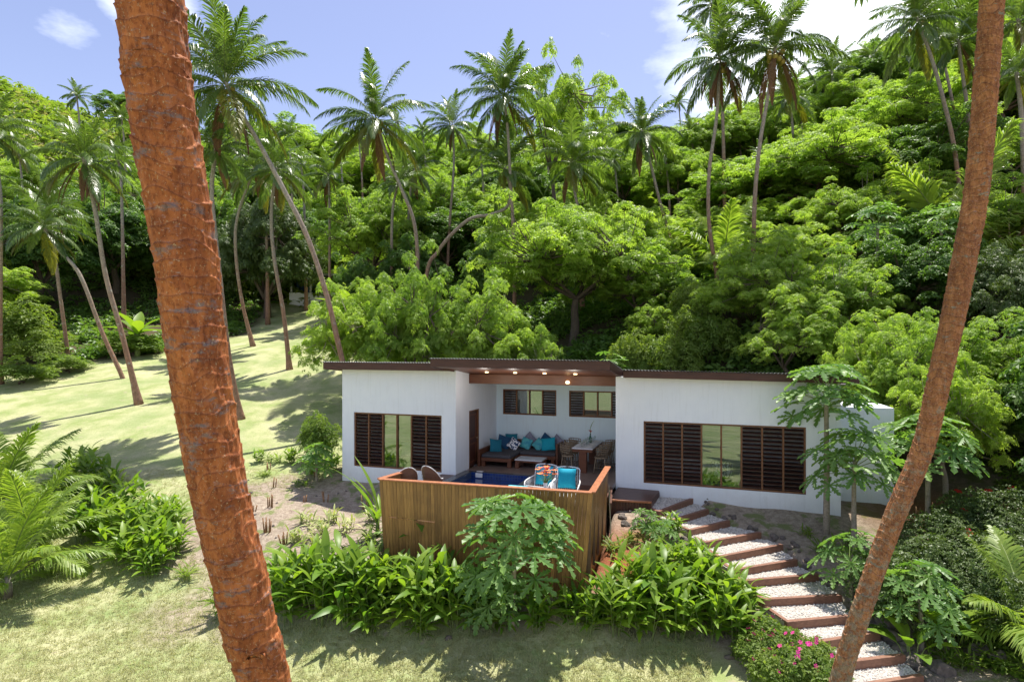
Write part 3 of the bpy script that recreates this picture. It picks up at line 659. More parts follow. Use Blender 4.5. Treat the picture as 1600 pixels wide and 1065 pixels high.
# landing and steps down
land = thing('timber_landing', 'low dark timber landing between the deck and the top of the gravel steps', 'deck landing')
def at_z(px, py, z): Y = (EYE-z)*900/(py-550); return ((px-800)/900*Y, Y)
lp = [at_z(953,779.5,-.15), at_z(1017,783.5,-.15), at_z(1030,766,-.15), at_z(966,760.5,-.15)]
mb = MB(); A_, B_, C_, D_ = map(np.array, lp)
for k in range(9):
    s0, s1 = k/9+.003, (k+1)/9-.003
    top_poly(mb, [tuple(A_+(D_-A_)*s0), tuple(B_+(C_-B_)*s0), tuple(B_+(C_-B_)*s1), tuple(A_+(D_-A_)*s1)], -.19, -.15)
mb.build('boards', M['deck'], land)
mb = MB(); mb.bar((*(A_+(0,-.02)), -.165), (*(B_+(0.02,-.02)), -.165), .09, .05); mb.build('edge_beam', M['rail'], land, bevel=.006)
panel(tuple(A_+(0,.03)), tuple(B_+(0,.03)), -.195, tuple(A_+(0,.03)), tuple(B_+(0,.03)), -.75, -.75, 14).build('skirt_panel', M['skirt'], land)
panel(tuple(B_), tuple(C_), -.195, tuple(B_), tuple(C_), -.75, -.6, 12).build('skirt_panel', M['skirt'], land)
mb = MB(); e0 = H(5.262,-.02); mb.bar((2.72,15.85,-.10), (e0[0],e0[1],-.10), .05, .19); mb.build('riser_board', M['deck'], land)
chips = MB(); prevL, prevR = lp[1], lp[2]
ctv = np.array([(-.5,-.35,0),(.5,-.3,0),(.35,.4,0),(-.4,.35,0),(0,0,.42)]); ctf = np.array([(0,1,4),(1,2,4),(2,3,4),(3,0,4)])
gbed = MB(); STEPS = []
for k, (l_, r_, s_) in enumerate(ST):
    z = -.32-.14*k; Lp = np.array(at_z(*l_, z)); Rp = np.array(at_z(*r_, z)); Bp = np.array(at_z(*s_, z))
    STEPS.append((Lp, Rp, z))
    st_ = thing('garden_step', '', 'step', (*((Lp+Rp)/2), z-.16)); c0 = np.array((*((Lp+Rp)/2), z-.16))
    nm = ['topmost','second','third','fourth','fifth','sixth','seventh','eighth','ninth','tenth','eleventh','lowest'][k]
    st_['label'] = f'{nm} brown timber-edged gravel step counted down from the landing'; st_['group'] = 'timber garden steps'
    d_ = (Rp-Lp)/np.linalg.norm(Rp-Lp); n_ = np.array((-d_[1], d_[0])); th = .10
    f = MB(); vv = [np.array((*(p), zz))-c0 for zz in (z-.2, z) for p in (Lp, Rp, Rp+n_*th, Lp+n_*th)]; f.hexa(vv); f.build('riser', M['step'], st_, bevel=.008)
    e = (Bp-Lp); e = e/np.linalg.norm(e)*(np.linalg.norm(e)+.05); m_ = np.array((e[1], -e[0])); m_ = m_/np.linalg.norm(m_)*.09
    L0 = Lp+e/np.linalg.norm(e)*.0+n_*th*1.02
    vv = [np.array((*(p), zz))-c0 for zz in (z-.2, z-.003) for p in (L0, L0+m_, Lp+e+m_, Lp+e)]; f = MB(); f.hexa(vv); f.build('side_beam', M['step'], st_, bevel=.008)
    q = [tuple(Lp+n_*th), tuple(Rp+n_*th), tuple(np.array(prevR)), tuple(np.array(prevL))]
    top_poly(gbed, q, z-.2, z-.035)
    Q = np.array(q); nn = 750
    u_, v_ = rng.random(nn), rng.random(nn)
    P_ = (Q[0]*(1-u_)[:,None]+Q[1]*u_[:,None])*(1-v_)[:,None]+(Q[3]*(1-u_)[:,None]+Q[2]*u_[:,None])*v_[:,None]
    yw = rng.uniform(0, 6.28, nn); sz = rng.uniform(.022, .055, nn); cs, sn = np.cos(yw)*sz, np.sin(yw)*sz; zz = np.zeros(nn)
    tl = rng.normal(0, .25, nn)*sz
    Rm = np.stack([np.stack([cs,-sn,zz],-1), np.stack([sn,cs,zz],-1), np.stack([tl,zz,sz],-1)], -2)
    chips.inst(ctv, ctf, Rm, np.column_stack([P_, z-.035+rng.uniform(-.004,.012,nn)]), rng.random(nn), 0)
    prevL, prevR = Lp, Rp
gv = gbed.build('gravel_bed', M['chipbed']); tag(gv, 'pale coral gravel filling the treads of the garden steps', 'gravel', kind='stuff')
cv = chips.build('coral_chips', M['chip']); tag(cv, 'loose white coral chips strewn over the step treads', 'gravel', kind='stuff')
# ---------------------------------------------------------------- furniture
def hthing(name, label, cat, x, y, z=0, rz=0, group=None):
    return thing(name, label, cat, tuple(H(x, y, z)), -TH+rz, group)
def cushion(mb_w, mb_h, th=.14, n_=8):
    mb = MB(); g = np.linspace(-1, 1, n_+1); A_, B_ = np.meshgrid(g, g)
    prof = (1-A_**4)*(1-B_**4); pinch = 1-.06*(np.abs(A_)*np.abs(B_))**0*((1-np.abs(A_))*np.abs(B_)+(1-np.abs(B_))*np.abs(A_))*1.2
    X = A_*mb_w/2*pinch; Z = B_*mb_h/2*pinch; Yf = th/2*np.sqrt(np.maximum(prof, 0))
    k = n_+1; i_ = np.arange(n_)[:,None]*k; j_ = np.arange(n_)[None]; f = np.stack([i_+j_, i_+j_+1, i_+k+j_+1, i_+k+j_], -1).reshape(-1,4)
    mb.add(np.stack([X, -Yf, Z], -1).reshape(-1,3), f); mb.add(np.stack([X, Yf, Z], -1).reshape(-1,3), f[:, ::-1]); return mb
def put_cushion(x, y, z, w, h, mat, label, lean=-.35, yaw=0, roll=0, group=None, name='scatter_cushion'):
    o = cushion(w, h).build(name, M[mat], None, True); o.location = H(x, y, z)
    o.rotation_euler = (Matrix.Rotation(-TH+yaw, 3, 'Z')@Matrix.Rotation(lean, 3, 'X')@Matrix.Rotation(roll, 3, 'Y')).to_euler()
    return tag(o, label, 'cushion', group)
# L sofa
so_ = hthing('corner_sofa', 'low L-shaped dark timber sofa with charcoal seat cushions against the lounge wall', 'sofa', .3, 1.7)
SX, SY = .3, 1.7
def sb(mb, x0, x1, y0, y1, z0, z1): mb.box(x0-SX, x1-SX, y0-SY, y1-SY, z0, z1)
mb = MB(); sb(mb, .22, 1.38, 1.66, 1.74, .20, .32); sb(mb, .22, .30, 1.74, 3.82, .20, .32); sb(mb, 1.30, 1.38, 1.74, 2.72, .20, .32); sb(mb, 1.38, 2.76, 2.66, 2.74, .20, .32); sb(mb, .30, 2.70, 3.74, 3.82, .20, .32); sb(mb, .30, 1.30, 1.74, 3.74, .26, .31); sb(mb, 1.30, 2.70, 2.74, 3.74, .26, .31)
mb.build('seat_frame', M['soffit'], so_, bevel=.008)
for x0, y0 in ((.24,1.68),(1.24,1.68),(.24,3.66),(2.58,2.68),(2.58,3.66)):
    mb = MB(); sb(mb, x0, x0+.13, y0, y0+.13, 0, .198); mb.build('leg', M['soffit'], so_, bevel=.008)
mb = MB(); sb(mb, 2.78, 2.85, 2.62, 3.84, .0, .78); mb.build('armrest', M['soffit'], so_, bevel=.01)
mb = MB(); sb(mb, .12, .20, 1.62, 3.84, .0, .60); mb.build('armrest', M['soffit'], so_, bevel=.01)
mb = MB(); sb(mb, .22, 2.77, 3.83, 3.865, .30, .72); mb.build('backrest', M['soffit'], so_, bevel=.008)
mb = MB(); sb(mb, .24, 1.36, 1.68, 3.72, .322, .44); mb.build('seat_cushion', M['seat'], so_, bevel=.03)
mb = MB(); sb(mb, 1.375, 2.75, 2.68, 3.72, .322, .44); mb.build('seat_cushion', M['seat'], so_, bevel=.03)
G_ = 'scatter cushions on the corner sofa'
put_cushion(.55,2.35,.66,.5,.5,'petrol','petrol blue cushion at the front left arm of the sofa',-.4,.9,.2,G_)
put_cushion(.62,3.0,.70,.5,.5,'navy','deep blue cushion behind the front left petrol one',-.3,.6,.35,G_)
put_cushion(.75,3.52,.72,.48,.48,'petrol','petrol cushion in the corner of the sofa',-.3,.3,.0,G_)
put_cushion(1.02,3.02,.64,.42,.42,'pattern','navy and white patterned cushion in the sofa corner',-.4,.2,.6,G_)
put_cushion(1.45,3.62,.72,.5,.5,'grey','grey woven cushion standing on its point left of the sofa middle',-.25,0,.78,G_)
put_cushion(1.42,3.32,.65,.42,.42,'aqua','aqua patterned cushion left of the sofa middle',-.4,.1,.35,G_)
put_cushion(1.92,3.32,.63,.42,.42,'aqua','aqua patterned cushion standing on its point at the sofa middle',-.45,-.05,.70,G_)
put_cushion(2.12,3.62,.72,.5,.5,'navy','deep blue cushion behind the large turquoise one',-.25,0,.6,G_)
put_cushion(2.32,3.25,.67,.56,.50,'teal','large bright turquoise cushion on the right part of the sofa',-.45,-.1,-.2,G_)
put_cushion(2.58,3.55,.70,.5,.5,'grey','grey woven cushion against the right arm of the sofa',-.3,-.3,.55,G_)
# coffee table
t_ = hthing('coffee_table', 'low dark timber coffee table with white stone top before the sofa', 'coffee table', 2.0, 2.1)
MB().box(-.5,.5,-.36,.36,.28,.32).build('table_top', M['marble'], t_, bevel=.006)
for a in (-1,1):
    for b2 in (-1,1): MB().box(a*.42-.07,a*.42+.07,b2*.28-.07,b2*.28+.07,0,.22).build('leg', M['soffit'], t_, bevel=.006)
mb = MB(); mb.box(-.48,.48,-.34,.34,.222,.278); mb.build('apron', M['soffit'], t_, bevel=.006)
# dining table
t_ = hthing('dining_table', 'long high dining table with white top and dark timber pedestals at the lounge right', 'dining table', 3.97, 2.65)
MB().box(-.36,.36,-1.0,1.0,.82,.86).build('table_top', M['marble'], t_, bevel=.006)
MB().box(-.34,.34,-.97,.97,.72,.818).build('apron', M['soffit'], t_)
for b2 in (-.82,.82): MB().box(-.13,.13,b2-.11,b2+.11,0,.718).build('pedestal', M['soffit'], t_, bevel=.01)
def dchair(x, y, rz, label):
    c = hthing('dining_chair', label, 'chair', x, y, 0, rz, 'woven chairs around the dining table')
    q = MB(); q.lathe([(0,.50),(.20,.50),(.225,.52),(.225,.545),(.20,.56),(0,.56)], 18); q.build('seat', M['rope'], c, True)
    q = MB(); n_ = 13
    for zz, rr in ((.66,.245),(.74,.26),(.82,.27),(.90,.275)):
        pts = [(rr*math.cos(a), rr*math.sin(a), zz+.04*math.cos((a-PI/2)*1.0)) for a in np.linspace(-.45, PI+.45, n_)]; q.tube(pts, .014, 6)
    for a in np.linspace(-.4, PI+.4, 13): q.tube([(.215*math.cos(a), .215*math.sin(a), .55), (.25*math.cos(a), .25*math.sin(a), .70), (.275*math.cos(a), .275*math.sin(a), .91+.03*math.cos(a-PI/2))], .009, 5)
    q.build('backrest', M['rope'], c, True)
    for a in (-1,1):
        for b2 in (-1,1): MB().tube([(a*.15,b2*.15,.52),(a*.21,b2*.21,0)], [.02,.014], 8).build('leg', M['rope'], c, True)
    q = MB()
    for p1, p2 in (((-1,-1),(1,-1)),((1,-1),(1,1)),((1,1),(-1,1)),((-1,1),(-1,-1))): q.tube([(p1[0]*.19,p1[1]*.19,.2),(p2[0]*.19,p2[1]*.19,.2)], .008, 6)
    q.build('stretcher', M['rope'], c)
for k, (yy, w1) in enumerate(((1.95,'nearest'),(2.6,'middle'),(3.25,'farthest'))):
    dchair(3.40, yy, PI/2, f'{w1} woven chair on the left side of the dining table')
    dchair(4.56, yy, -PI/2, f'{w1} woven chair on the right side of the dining table')
gl = 0
for sx in (-.2, .2):
    for k, yy in enumerate((-.75,-.4,-.05,.3,.65)):
        p = H(3.97+sx, 2.65+yy, .861); side = 'left' if sx < 0 else 'right'
        o = MB().lathe([(0,0),(.10,.004),(.13,.015),(.128,.02),(.09,.012),(0,.01)], 16).build('plate', M['white'], None, True); o.location = p
        tag(o, f'white plate set along the {side} side of the dining table', 'plate', f'plates on the {side} side of the dining table')
        p = H(3.97+sx*.45, 2.65+yy+.12, .861)
        o = MB().lathe([(.0,0),(.035,.003),(.008,.01),(.006,.07),(.035,.10),(.04,.15),(.032,.19)], 12).build('wine_glass', M['glass'], None, True); o.location = p
        tag(o, f'wine glass set along the {side} side of the dining table', 'glass', f'glasses on the {side} side of the dining table')
o = hthing('green_bottle_vase', 'green bottle with a single upright red bloom and tall leaf on the dining table', 'vase', 3.98, 3.0, .862)
MB().lathe([(0,0),(.05,.005),(.055,.03),(.055,.16),(.02,.24),(.02,.32),(.024,.325)], 14).build('bottle', M['green_glass'], o, True)
def bladeleaf(L_, W_, n_=6, arch=.3, fold=.25):
    s_ = np.linspace(0, 1, n_+1); w_ = W_/2*np.sin(np.pi*np.clip(s_*.93+.05, 0, 1))**.8; x = L_*s_*(1-.12*arch*s_); z = -arch*L_*s_**2*.8
    V = np.concatenate([np.stack([x, w_, z+fold*w_], -1), np.stack([x, 0*x, z], -1), np.stack([x, -w_, z+fold*w_], -1)]); k = n_+1
    f = [(i_, k+i_, k+i_+1, i_+1) for i_ in range(n_)]+[(k+i_, 2*k+i_, 2*k+i_+1, k+i_+1) for i_ in range(n_)]
    return V, np.array(f)
bl = bladeleaf(.42, .12); Rm = np.array(Matrix.Rotation(-1.45, 3, 'Y'))
MB().add(bl[0]@Rm.T+np.array((0,0,.42)), bl[1]).build('leaf', M['ginger'], o, True)
q = MB(); q.tube([(0,0,.3),(0,0,.46)], .008, 5); q.build('stem', M['stalk'], o)
q = MB()
for k in range(6):
    b_ = bladeleaf(.12, .04); Rr_ = np.array(Matrix.Rotation(k*1.05, 3, 'Z')@Matrix.Rotation(-1.0+.08*k, 3, 'Y')); q.add(b_[0]@Rr_.T+np.array((0,0,.34+.015*k)), b_[1])
q.build('bloom', M['red'], o)
# white woven armchairs with turquoise cushions (pool deck)
def wpos(px, py, Y, z=0.0): return ((px-800)/900*Y, Y, z)
def armchair(x, y, rz, label):
    c = thing('woven_armchair', label, 'armchair', (x, y, 0), rz, 'white woven armchairs on the pool deck')
    q = MB(); q.box(-.30,.30,-.30,.32,.30,.34); q.build('seat', M['white'], c, bevel=.01)
    q = MB()   # back frame of rods leaning backwards (+y is back)
    for k in range(11): x_ = -.27+.054*k; q.tube([(x_,.28,.33),(x_*1.02,.44,.92)], .006, 5)
    for k in range(7): t2 = k/6; q.tube([(-.28,.28+.16*t2,.36+.56*t2),(.28,.28+.16*t2,.36+.56*t2)], .006, 5)
    q.tube(catmull([(-.31,.27,.32),(-.33,.40,.75),(-.27,.46,.95),(.27,.46,.95),(.33,.40,.75),(.31,.27,.32)], 5), .015, 7); q.build('backrest', M['white'], c, True)
    for s_ in (-1,1):
        q = MB(); q.tube(catmull([(s_*.33,.40,.66),(s_*.37,.1,.63),(s_*.37,-.22,.60),(s_*.34,-.34,.50),(s_*.30,-.34,.32)], 6), .016, 7)
        for k in range(9): y_ = .30-.07*k; q.tube([(s_*.365,y_,.62),(s_*.31,y_,.31)], .005, 4)
        q.build('armrest', M['white'], c, True)
        for b2 in (-.28,.28): MB().tube([(s_*.27,b2,.31),(s_*.30,b2*1.12,.0)], .014, 7).build('leg', M['white'], c, True)
    q = MB()
    for k in range(12): x_ = -.28+.051*k; q.tube([(x_,-.33,.52-.0*k),(x_,-.33,.30)], .005, 4)
    q.tube([(-.3,-.335,.50),(.3,-.335,.50)], .014, 6); q.build('front_weave', M['white'], c, True)
    cu = cushion(.50,.54,.15).build('chair_cushion', M['teal'], None, True); v_ = Matrix.Rotation(rz, 3, 'Z')@Vector((0,.24,.70)); cu.location = (x+v_.x, y+v_.y, v_.z)
    cu.rotation_euler = (Matrix.Rotation(rz, 3, 'Z')@Matrix.Rotation(-.26, 3, 'X')).to_euler(); return cu
x, y, z = wpos(845,745,15.9); cu = armchair(x, y, -.45, 'white woven armchair standing nearer the pool, behind the flowers'); tag(cu, 'turquoise cushion in the woven armchair behind the flowers', 'cushion', 'turquoise armchair cushions')
x, y, z = wpos(884,750,15.5); cu = armchair(x, y, -.22, 'white woven armchair standing nearer the right fence'); tag(cu, 'turquoise cushion in the woven armchair nearer the right fence', 'cushion', 'turquoise armchair cushions')
# low table with flowers
x, y, z = wpos(848,765,14.05); LT = (x, y)
t_ = thing('side_table', 'low timber table with white top and vase of orange flowers by the front fence', 'side table', (x, y, 0), -.26)
MB().box(-.60,.32,-.24,.24,.70,.745).build('table_top', M['white'], t_, bevel=.006)
for a in (-.52,.26):
    for b2 in (-.17,.17): MB().box(a-.05,a+.05,b2-.05,b2+.05,0,.698).build('leg', M['rail'], t_)
o = MB().box(-.20,.20,-.12,.12,0,.05).build('folded_towel', M['white'], None, bevel=.02); o.location = (x-.02, y-.06, .746); o.rotation_euler[2] = -.3; tag(o, 'folded white towel lying on the low table beside the flower vase', 'towel')
o = thing('flower_vase', 'white pitcher holding orange lilies and grassy leaves on the low table', 'vase', (x+.07, y+.05, .746))
MB().lathe([(0,0),(.045,.004),(.05,.02),(.04,.10),(.055,.2),(.06,.21)], 14).build('pitcher', M['white'], o, True)
q = MB(); q2 = MB(); q3 = MB()
for k in range(22):
    a = k*2.4; e = .35+.75*((k % 7)/6); h_ = .22+.20*random.random(); base = np.array((0,0,.18)); tip = base+np.array((math.cos(a)*math.cos(e+.4)*h_, math.sin(a)*math.cos(e+.4)*h_, math.sin(e+.4)*h_))
    q2.tube([base, tip], .004, 4, cap=False)
    if k < 15:
        for j2 in range(5):
            b_ = bladeleaf(.10, .045, 3); Rr_ = np.array(Matrix.Rotation(j2*1.257+a, 3, 'Z')@Matrix.Rotation(-.5, 3, 'Y')); q.add(b_[0]@Rr_.T+tip, b_[1], 0, random.random())
    else:
        b_ = bladeleaf(.36, .03, 5); Rr_ = np.array(Matrix.Rotation(a, 3, 'Z')@Matrix.Rotation(-.7-.3*random.random(), 3, 'Y')); q3.add(b_[0]@Rr_.T+base, b_[1])
q.build('blooms', M['orange'], o); q2.build('stems', M['stalk'], o); q3.build('grassy_leaves', M['ginger'], o)
b_ = MB(); 
for k in range(7): bb = bladeleaf(.13,.04,3); Rr_ = np.array(Matrix.Rotation(k*.9, 3, 'Z')@Matrix.Rotation(-1.1, 3, 'Y')); b_.add(bb[0]@Rr_.T+np.array((.03,.0,.48)), bb[1])
b_.build('blooms', M['red'], o)
# stool with towel left of the table
x, y, z = wpos(806,765,14.35)
t_ = thing('lounger_stool', 'small white slatted stool by the pool end', 'stool', (x, y, 0), -.26)
MB().box(-.30,.32,-.2,.2,.70,.74).build('seat', M['white'], t_, bevel=.01)
for a in (-.24,.26):
    for b2 in (-.15,.15): MB().box(a-.025,a+.025,b2-.025,b2+.025,0,.698).build('leg', M['white'], t_)
o = MB().box(-.25,.27,-.13,.13,0,.06).build('rolled_towel', M['aqua'], None, bevel=.025); o.location = (x+.02, y, .741); o.rotation_euler[2] = -.3; tag(o, 'folded aqua and white towel on the white stool by the pool', 'towel')
# brown rattan tub chairs left of the pool
def tub(x, y, rz, label):
    c = thing('rattan_tub_chair', label, 'chair', (x, y, 0), rz, 'rattan tub chairs left of the pool', (.66,.66,1.12))
    q = MB(); q.lathe([(0,.38),(.2,.38),(.25,.40),(.2,.42),(0,.42)], 18); q.build('seat', M['wicker'], c, True)
    q = MB(); A_ = np.linspace(-.35, PI+.35, 20)
    for k in range(6):
        zz = .42+.085*k; q.tube([(( .27+.035*k)*math.cos(a), (.27+.035*k)*math.sin(a), zz*.0+.42+.085*k*(.55+.45*max(0, math.sin(a)))) for a in A_], .006, 4)
    for a in A_[::1]: q.tube([(.26*math.cos(a), .26*math.sin(a), .40), (.44*math.cos(a), .44*math.sin(a), .42+.60*(.45+.55*max(0, math.sin(a))))], .005, 4)
    q.build('frame_rods', M['wicker'], c, True)
    q = MB(); fi = np.linspace(0, 1, 9); AA, FF = np.meshgrid(A_, fi); RR = .25+.185*FF**.8; ZZ = .40+FF*(.02+.60*(.45+.55*np.maximum(0, np.sin(AA)))); k9 = len(A_)
    gi = np.arange(8)[:,None]*k9; gj = np.arange(k9-1)[None]; ff = np.stack([gi+gj, gi+gj+1, gi+k9+gj+1, gi+k9+gj], -1).reshape(-1,4)
    q.add(np.stack([RR*np.cos(AA), RR*np.sin(AA), ZZ], -1).reshape(-1,3), ff); q.add(np.stack([(RR+.012)*np.cos(AA), (RR+.012)*np.sin(AA), ZZ], -1).reshape(-1,3), ff[:, ::-1]); q.build('backrest', M['wicker'], c, True)
    q = MB(); q.tube([(.44*math.cos(a), .44*math.sin(a), .42+.60*(.45+.55*max(0, math.sin(a)))) for a in A_], .014, 6); q.build('rim', M['white'], c, True)
    for a in (.8,2.3,3.9,5.5): MB().tube([(.2*math.cos(a),.2*math.sin(a),.4),(.24*math.cos(a),.24*math.sin(a),0)], .012, 6).build('leg', M['wicker'], c, True)
x, y, z = wpos(643,745,15.15); tub(x-.15, y+.1, PI+.35, 'rattan tub chair with pale rim seen from the back nearest the fence corner')
x, y, z = wpos(682,746,15.35); tub(x-.12, y+.1, PI-.5, 'rattan tub chair with pale rim turned sideways nearer the pool')

# white hut far up the lawn
hx_, hy_ = (500-800)/900*60, 60.0; hz = tz(hx_, hy_)
hut = thing('white_hut', 'small white hut partly hidden by trees at the top of the lawn', 'hut', (hx_, hy_, hz))
MB().box(-3.2,3.2,0,3,-.6,.9).build('wall', M['plaster'], hut); MB().box(-3.6,3.6,-.8,3.4,2.6,2.75).build('roof', M['metal'], hut)
mb = MB()
for x_ in (-3,-1,1,3): MB().box(x_-.08,x_+.08,.02,.18,.901,2.599).build('post', M['white'], hut)
MB().box(-3.0,3.0,1.4,1.5,.9,2.59).build('back_wall', plain('blue_paint',(.05,.12,.3)), hut)
# ---------------------------------------------------------------- foliage kit
def rots(yaw, tilt, az, sc):
    """tilt by `tilt` towards azimuth az after yaw, times scale"""
    n_ = len(yaw); cy, sy = np.cos(yaw), np.sin(yaw); z0 = np.zeros(n_); o1 = np.ones(n_)
    Rz = np.stack([np.stack([cy,-sy,z0],-1), np.stack([sy,cy,z0],-1), np.stack([z0,z0,o1],-1)],-2)
    k = np.stack([-np.sin(az), np.cos(az), z0], -1); K = np.zeros((n_,3,3))
    K[:,0,1] = -k[:,2]; K[:,0,2] = k[:,1]; K[:,1,0] = k[:,2]; K[:,1,2] = -k[:,0]; K[:,2,0] = -k[:,1]; K[:,2,1] = k[:,0]
    Rt = np.eye(3)+np.sin(tilt)[:,None,None]*K+(1-np.cos(tilt))[:,None,None]*(K@K)
    return (Rt@Rz)*np.asarray(sc)[:,None,None] if np.ndim(sc) else (Rt@Rz)*sc
def whorl(k, ln, wd, droop, inner=.02, jit=.25, seed=1, two=True):
    """k narrow leaflets radiating and drooping from a point"""
    r = np.random.default_rng(seed); v = []; f = []
    for i_ in range(k):
        a = 2*PI*i_/k+r.normal(0, jit); l = ln*r.uniform(.7, 1.15); w = wd*r.uniform(.8, 1.2)/2; dz = droop*r.uniform(.6, 1.4); c, s_ = math.cos(a), math.sin(a)
        u = r.uniform(-.08, .12)*l
        pts = [(inner, 0, 0), (l*.55, w, u), (l, 0, u-dz*l), (l*.55, -w, u)]
        o = len(v)
        v += [(x*c-y*s_, x*s_+y*c, z) for x, y, z in pts]; f.append((o, o+3, o+2, o+1))
    return np.array(v), np.array(f)
WF = [whorl(8, .21, .062, .35, seed=s_) for s_ in (1,2)]     # feathery drooping
WB = [whorl(6, .20, .085, .4, seed=s_) for s_ in (3,4)]       # broad
WD = [whorl(9, .20, .05, .6, seed=s_) for s_ in (5,6)]      # mango-like
WS = [whorl(5, .15, .055, .15, seed=s_, jit=.5) for s_ in (7,8)]
def tree_meshes(seed, Rr, Ht, h0, npad, nwh, prad, tmpl, leaf, bark, flat=.3, tr=.16, crook=.5, shell=.55, scw=1.0):
    r = np.random.default_rng(seed); cr = MB(); tk = MB()
    top = np.array((r.normal(0, crook*.5), r.normal(0, crook*.5), h0))
    tk.tube(catmull([(0,0,-.8), (r.normal(0,.1), r.normal(0,.1), h0*.35), (top[0]*.6+r.normal(0,.15*crook), top[1]*.6, h0*.7), top]), np.linspace(tr*1.35, tr*.8, 25), 9, 0)
    limbs = []
    nl = 6
    for i_ in range(nl):
        a = 2*PI*i_/nl+r.normal(0, .3); rr = Rr*r.uniform(.4, .62); zz = h0+(Ht-h0)*r.uniform(.30, .62)
        e = np.array((rr*math.cos(a), rr*math.sin(a), zz)); mid = top+(e-top)*.5+np.array((0,0,-.06*Rr))+r.normal(0, .12*crook, 3)
        pts = catmull([top-(0,0,.2), mid, e]); tk.tube(pts, np.linspace(tr*.6, tr*.22, len(pts)), 6, 0); limbs += [pts[len(pts)//2], e]
    limbs = np.array(limbs+[top]); pads = []
    gold = PI*(3-math.sqrt(5))
    for i_ in range(npad):
        f = (i_+.5)/npad; el = math.asin(min(1, 1.12*(1-f)-.12)) if 1.12*(1-f)-.12 > -1 else 0
        a = i_*gold+r.normal(0, .15); q = r.uniform(shell, 1.0) if r.random() < .75 else r.uniform(.25, shell)
        q *= 1+.16*math.sin(3*a+seed)+.10*math.sin(5*a+2*seed)+r.normal(0,.06)
        pads.append((q*Rr*math.cos(el)*math.cos(a), q*Rr*math.cos(el)*math.sin(a), h0+(Ht-h0)*(.25+.72*q*math.sin(el))+r.normal(0,.09)*Ht*.4))
    pads = np.array(pads)
    for p in pads:
        d_ = np.linalg.norm((limbs-p)*(1,1,1.3), axis=1); b_ = limbs[d_.argmin()]; 
        md = (b_+p)/2+np.array((0,0,-.12))+r.normal(0,.08,3)
        tk.tube(catmull([b_, md, p], 3), np.linspace(tr*.2, tr*.07, 7), 4, 0, cap=False)
        pr = prad*r.uniform(.7, 1.3); nn = int(nwh*(pr/prad)**1.5)
        rad = pr*np.sqrt(r.random(nn)); th = r.uniform(0, 2*PI, nn)
        pos = np.stack([p[0]+rad*np.cos(th), p[1]+rad*np.sin(th), p[2]+flat*pr*(1-(rad/pr)**2)*1.3+r.normal(0, .10*pr, nn)-flat*.3*pr], -1)
        under = r.random(nn) < .22; pos[under, 2] -= pr*flat*r.uniform(.3, 1.3, under.sum())
        k = r.integers(0, len(tmpl)); pv = r.uniform(0, .55)
        Rm = rots(r.uniform(0, 6.28, nn), np.abs(r.normal(0, .35, nn))+.45*rad/pr, th, r.uniform(.75, 1.25, nn)*scw)
        cr.inst(tmpl[k][0], tmpl[k][1], Rm, pos, np.clip(pv+r.uniform(0, .45, nn), 0, 1))
    return tk.data('trunk', M[bark], True), cr.data('crown', M[leaf])
T = {}
T['feather'] = [tree_meshes(11+s_, 4.0, 6.6, 1.6, 160, 42, .62, WF, 'feather', 'bark' if s_ else 'palebark', flat=.42, scw=.95, shell=.5) for s_ in range(3)]
T['umbrella'] = [tree_meshes(21+s_, 6.0, 8.5, 3.0, 260, 34, .80, WF, 'feather', 'bark', flat=.36, tr=.24, scw=1.25, shell=.5) for s_ in range(2)]
T['broad'] = [tree_meshes(31+s_, 4.2, 8.5, 2.2, 150, 48, .75, WB, 'broad', 'bark', flat=.6, tr=.2, scw=1.3) for s_ in range(2)]
T['dark'] = [tree_meshes(41+s_, 4.2, 7.5, 1.4, 150, 55, .75, WD, 'darkleaf', 'bark', flat=.7, tr=.25, shell=.7, scw=1.3) for s_ in range(2)]
T['thin'] = [tree_meshes(51, 4.4, 8.6, 4.2, 95, 40, .62, WF, 'feather', 'bark', flat=.35, tr=.16, crook=1.5, scw=1.1)]
T['shrub'] = [tree_meshes(61+s_, 1.2, 1.9, .3, 34, 60, .42, WS, 'shrub', 'bark', flat=.7, tr=.04, crook=.2) for s_ in range(2)]
NT = {'feather': 'feathery_tree', 'umbrella': 'rain_tree', 'broad': 'broadleaf_tree', 'dark': 'mango_tree', 'thin': 'slender_tree', 'shrub': 'leafy_shrub'}
HT = {'feather': 6.6, 'umbrella': 8.5, 'broad': 8.5, 'dark': 7.5, 'thin': 8.6, 'shrub': 1.9}
RT = {'feather': 4.4, 'umbrella': 6.6, 'broad': 4.6, 'dark': 4.6, 'thin': 4.7, 'shrub': 1.4}
def tree(kind, x, y, ht, rad, label, group=None, var=None, rz=None):
    k = random.randrange(len(T[kind])) if var is None else var % len(T[kind])
    z = tz(x, y); o = thing(NT[kind], label, 'shrub' if kind == 'shrub' else 'tree', (x, y, z), random.uniform(0, 6.28) if rz is None else rz, group)
    o.scale = (rad/RT[kind], rad/RT[kind], ht/HT[kind])
    link('trunk', T[kind][k][0], o); link('crown', T[kind][k][1], o); return o
def tree_px(kind, px, Y, top, halfw, label, group=None, var=None, rz=None):
    x = (px-800)/900*Y; z = tz(x, Y); ht = EYE-(top-550)/900*Y-z
    return tree(kind, x, Y, max(ht, 1.0), halfw/900*Y, label, group, var, rz)
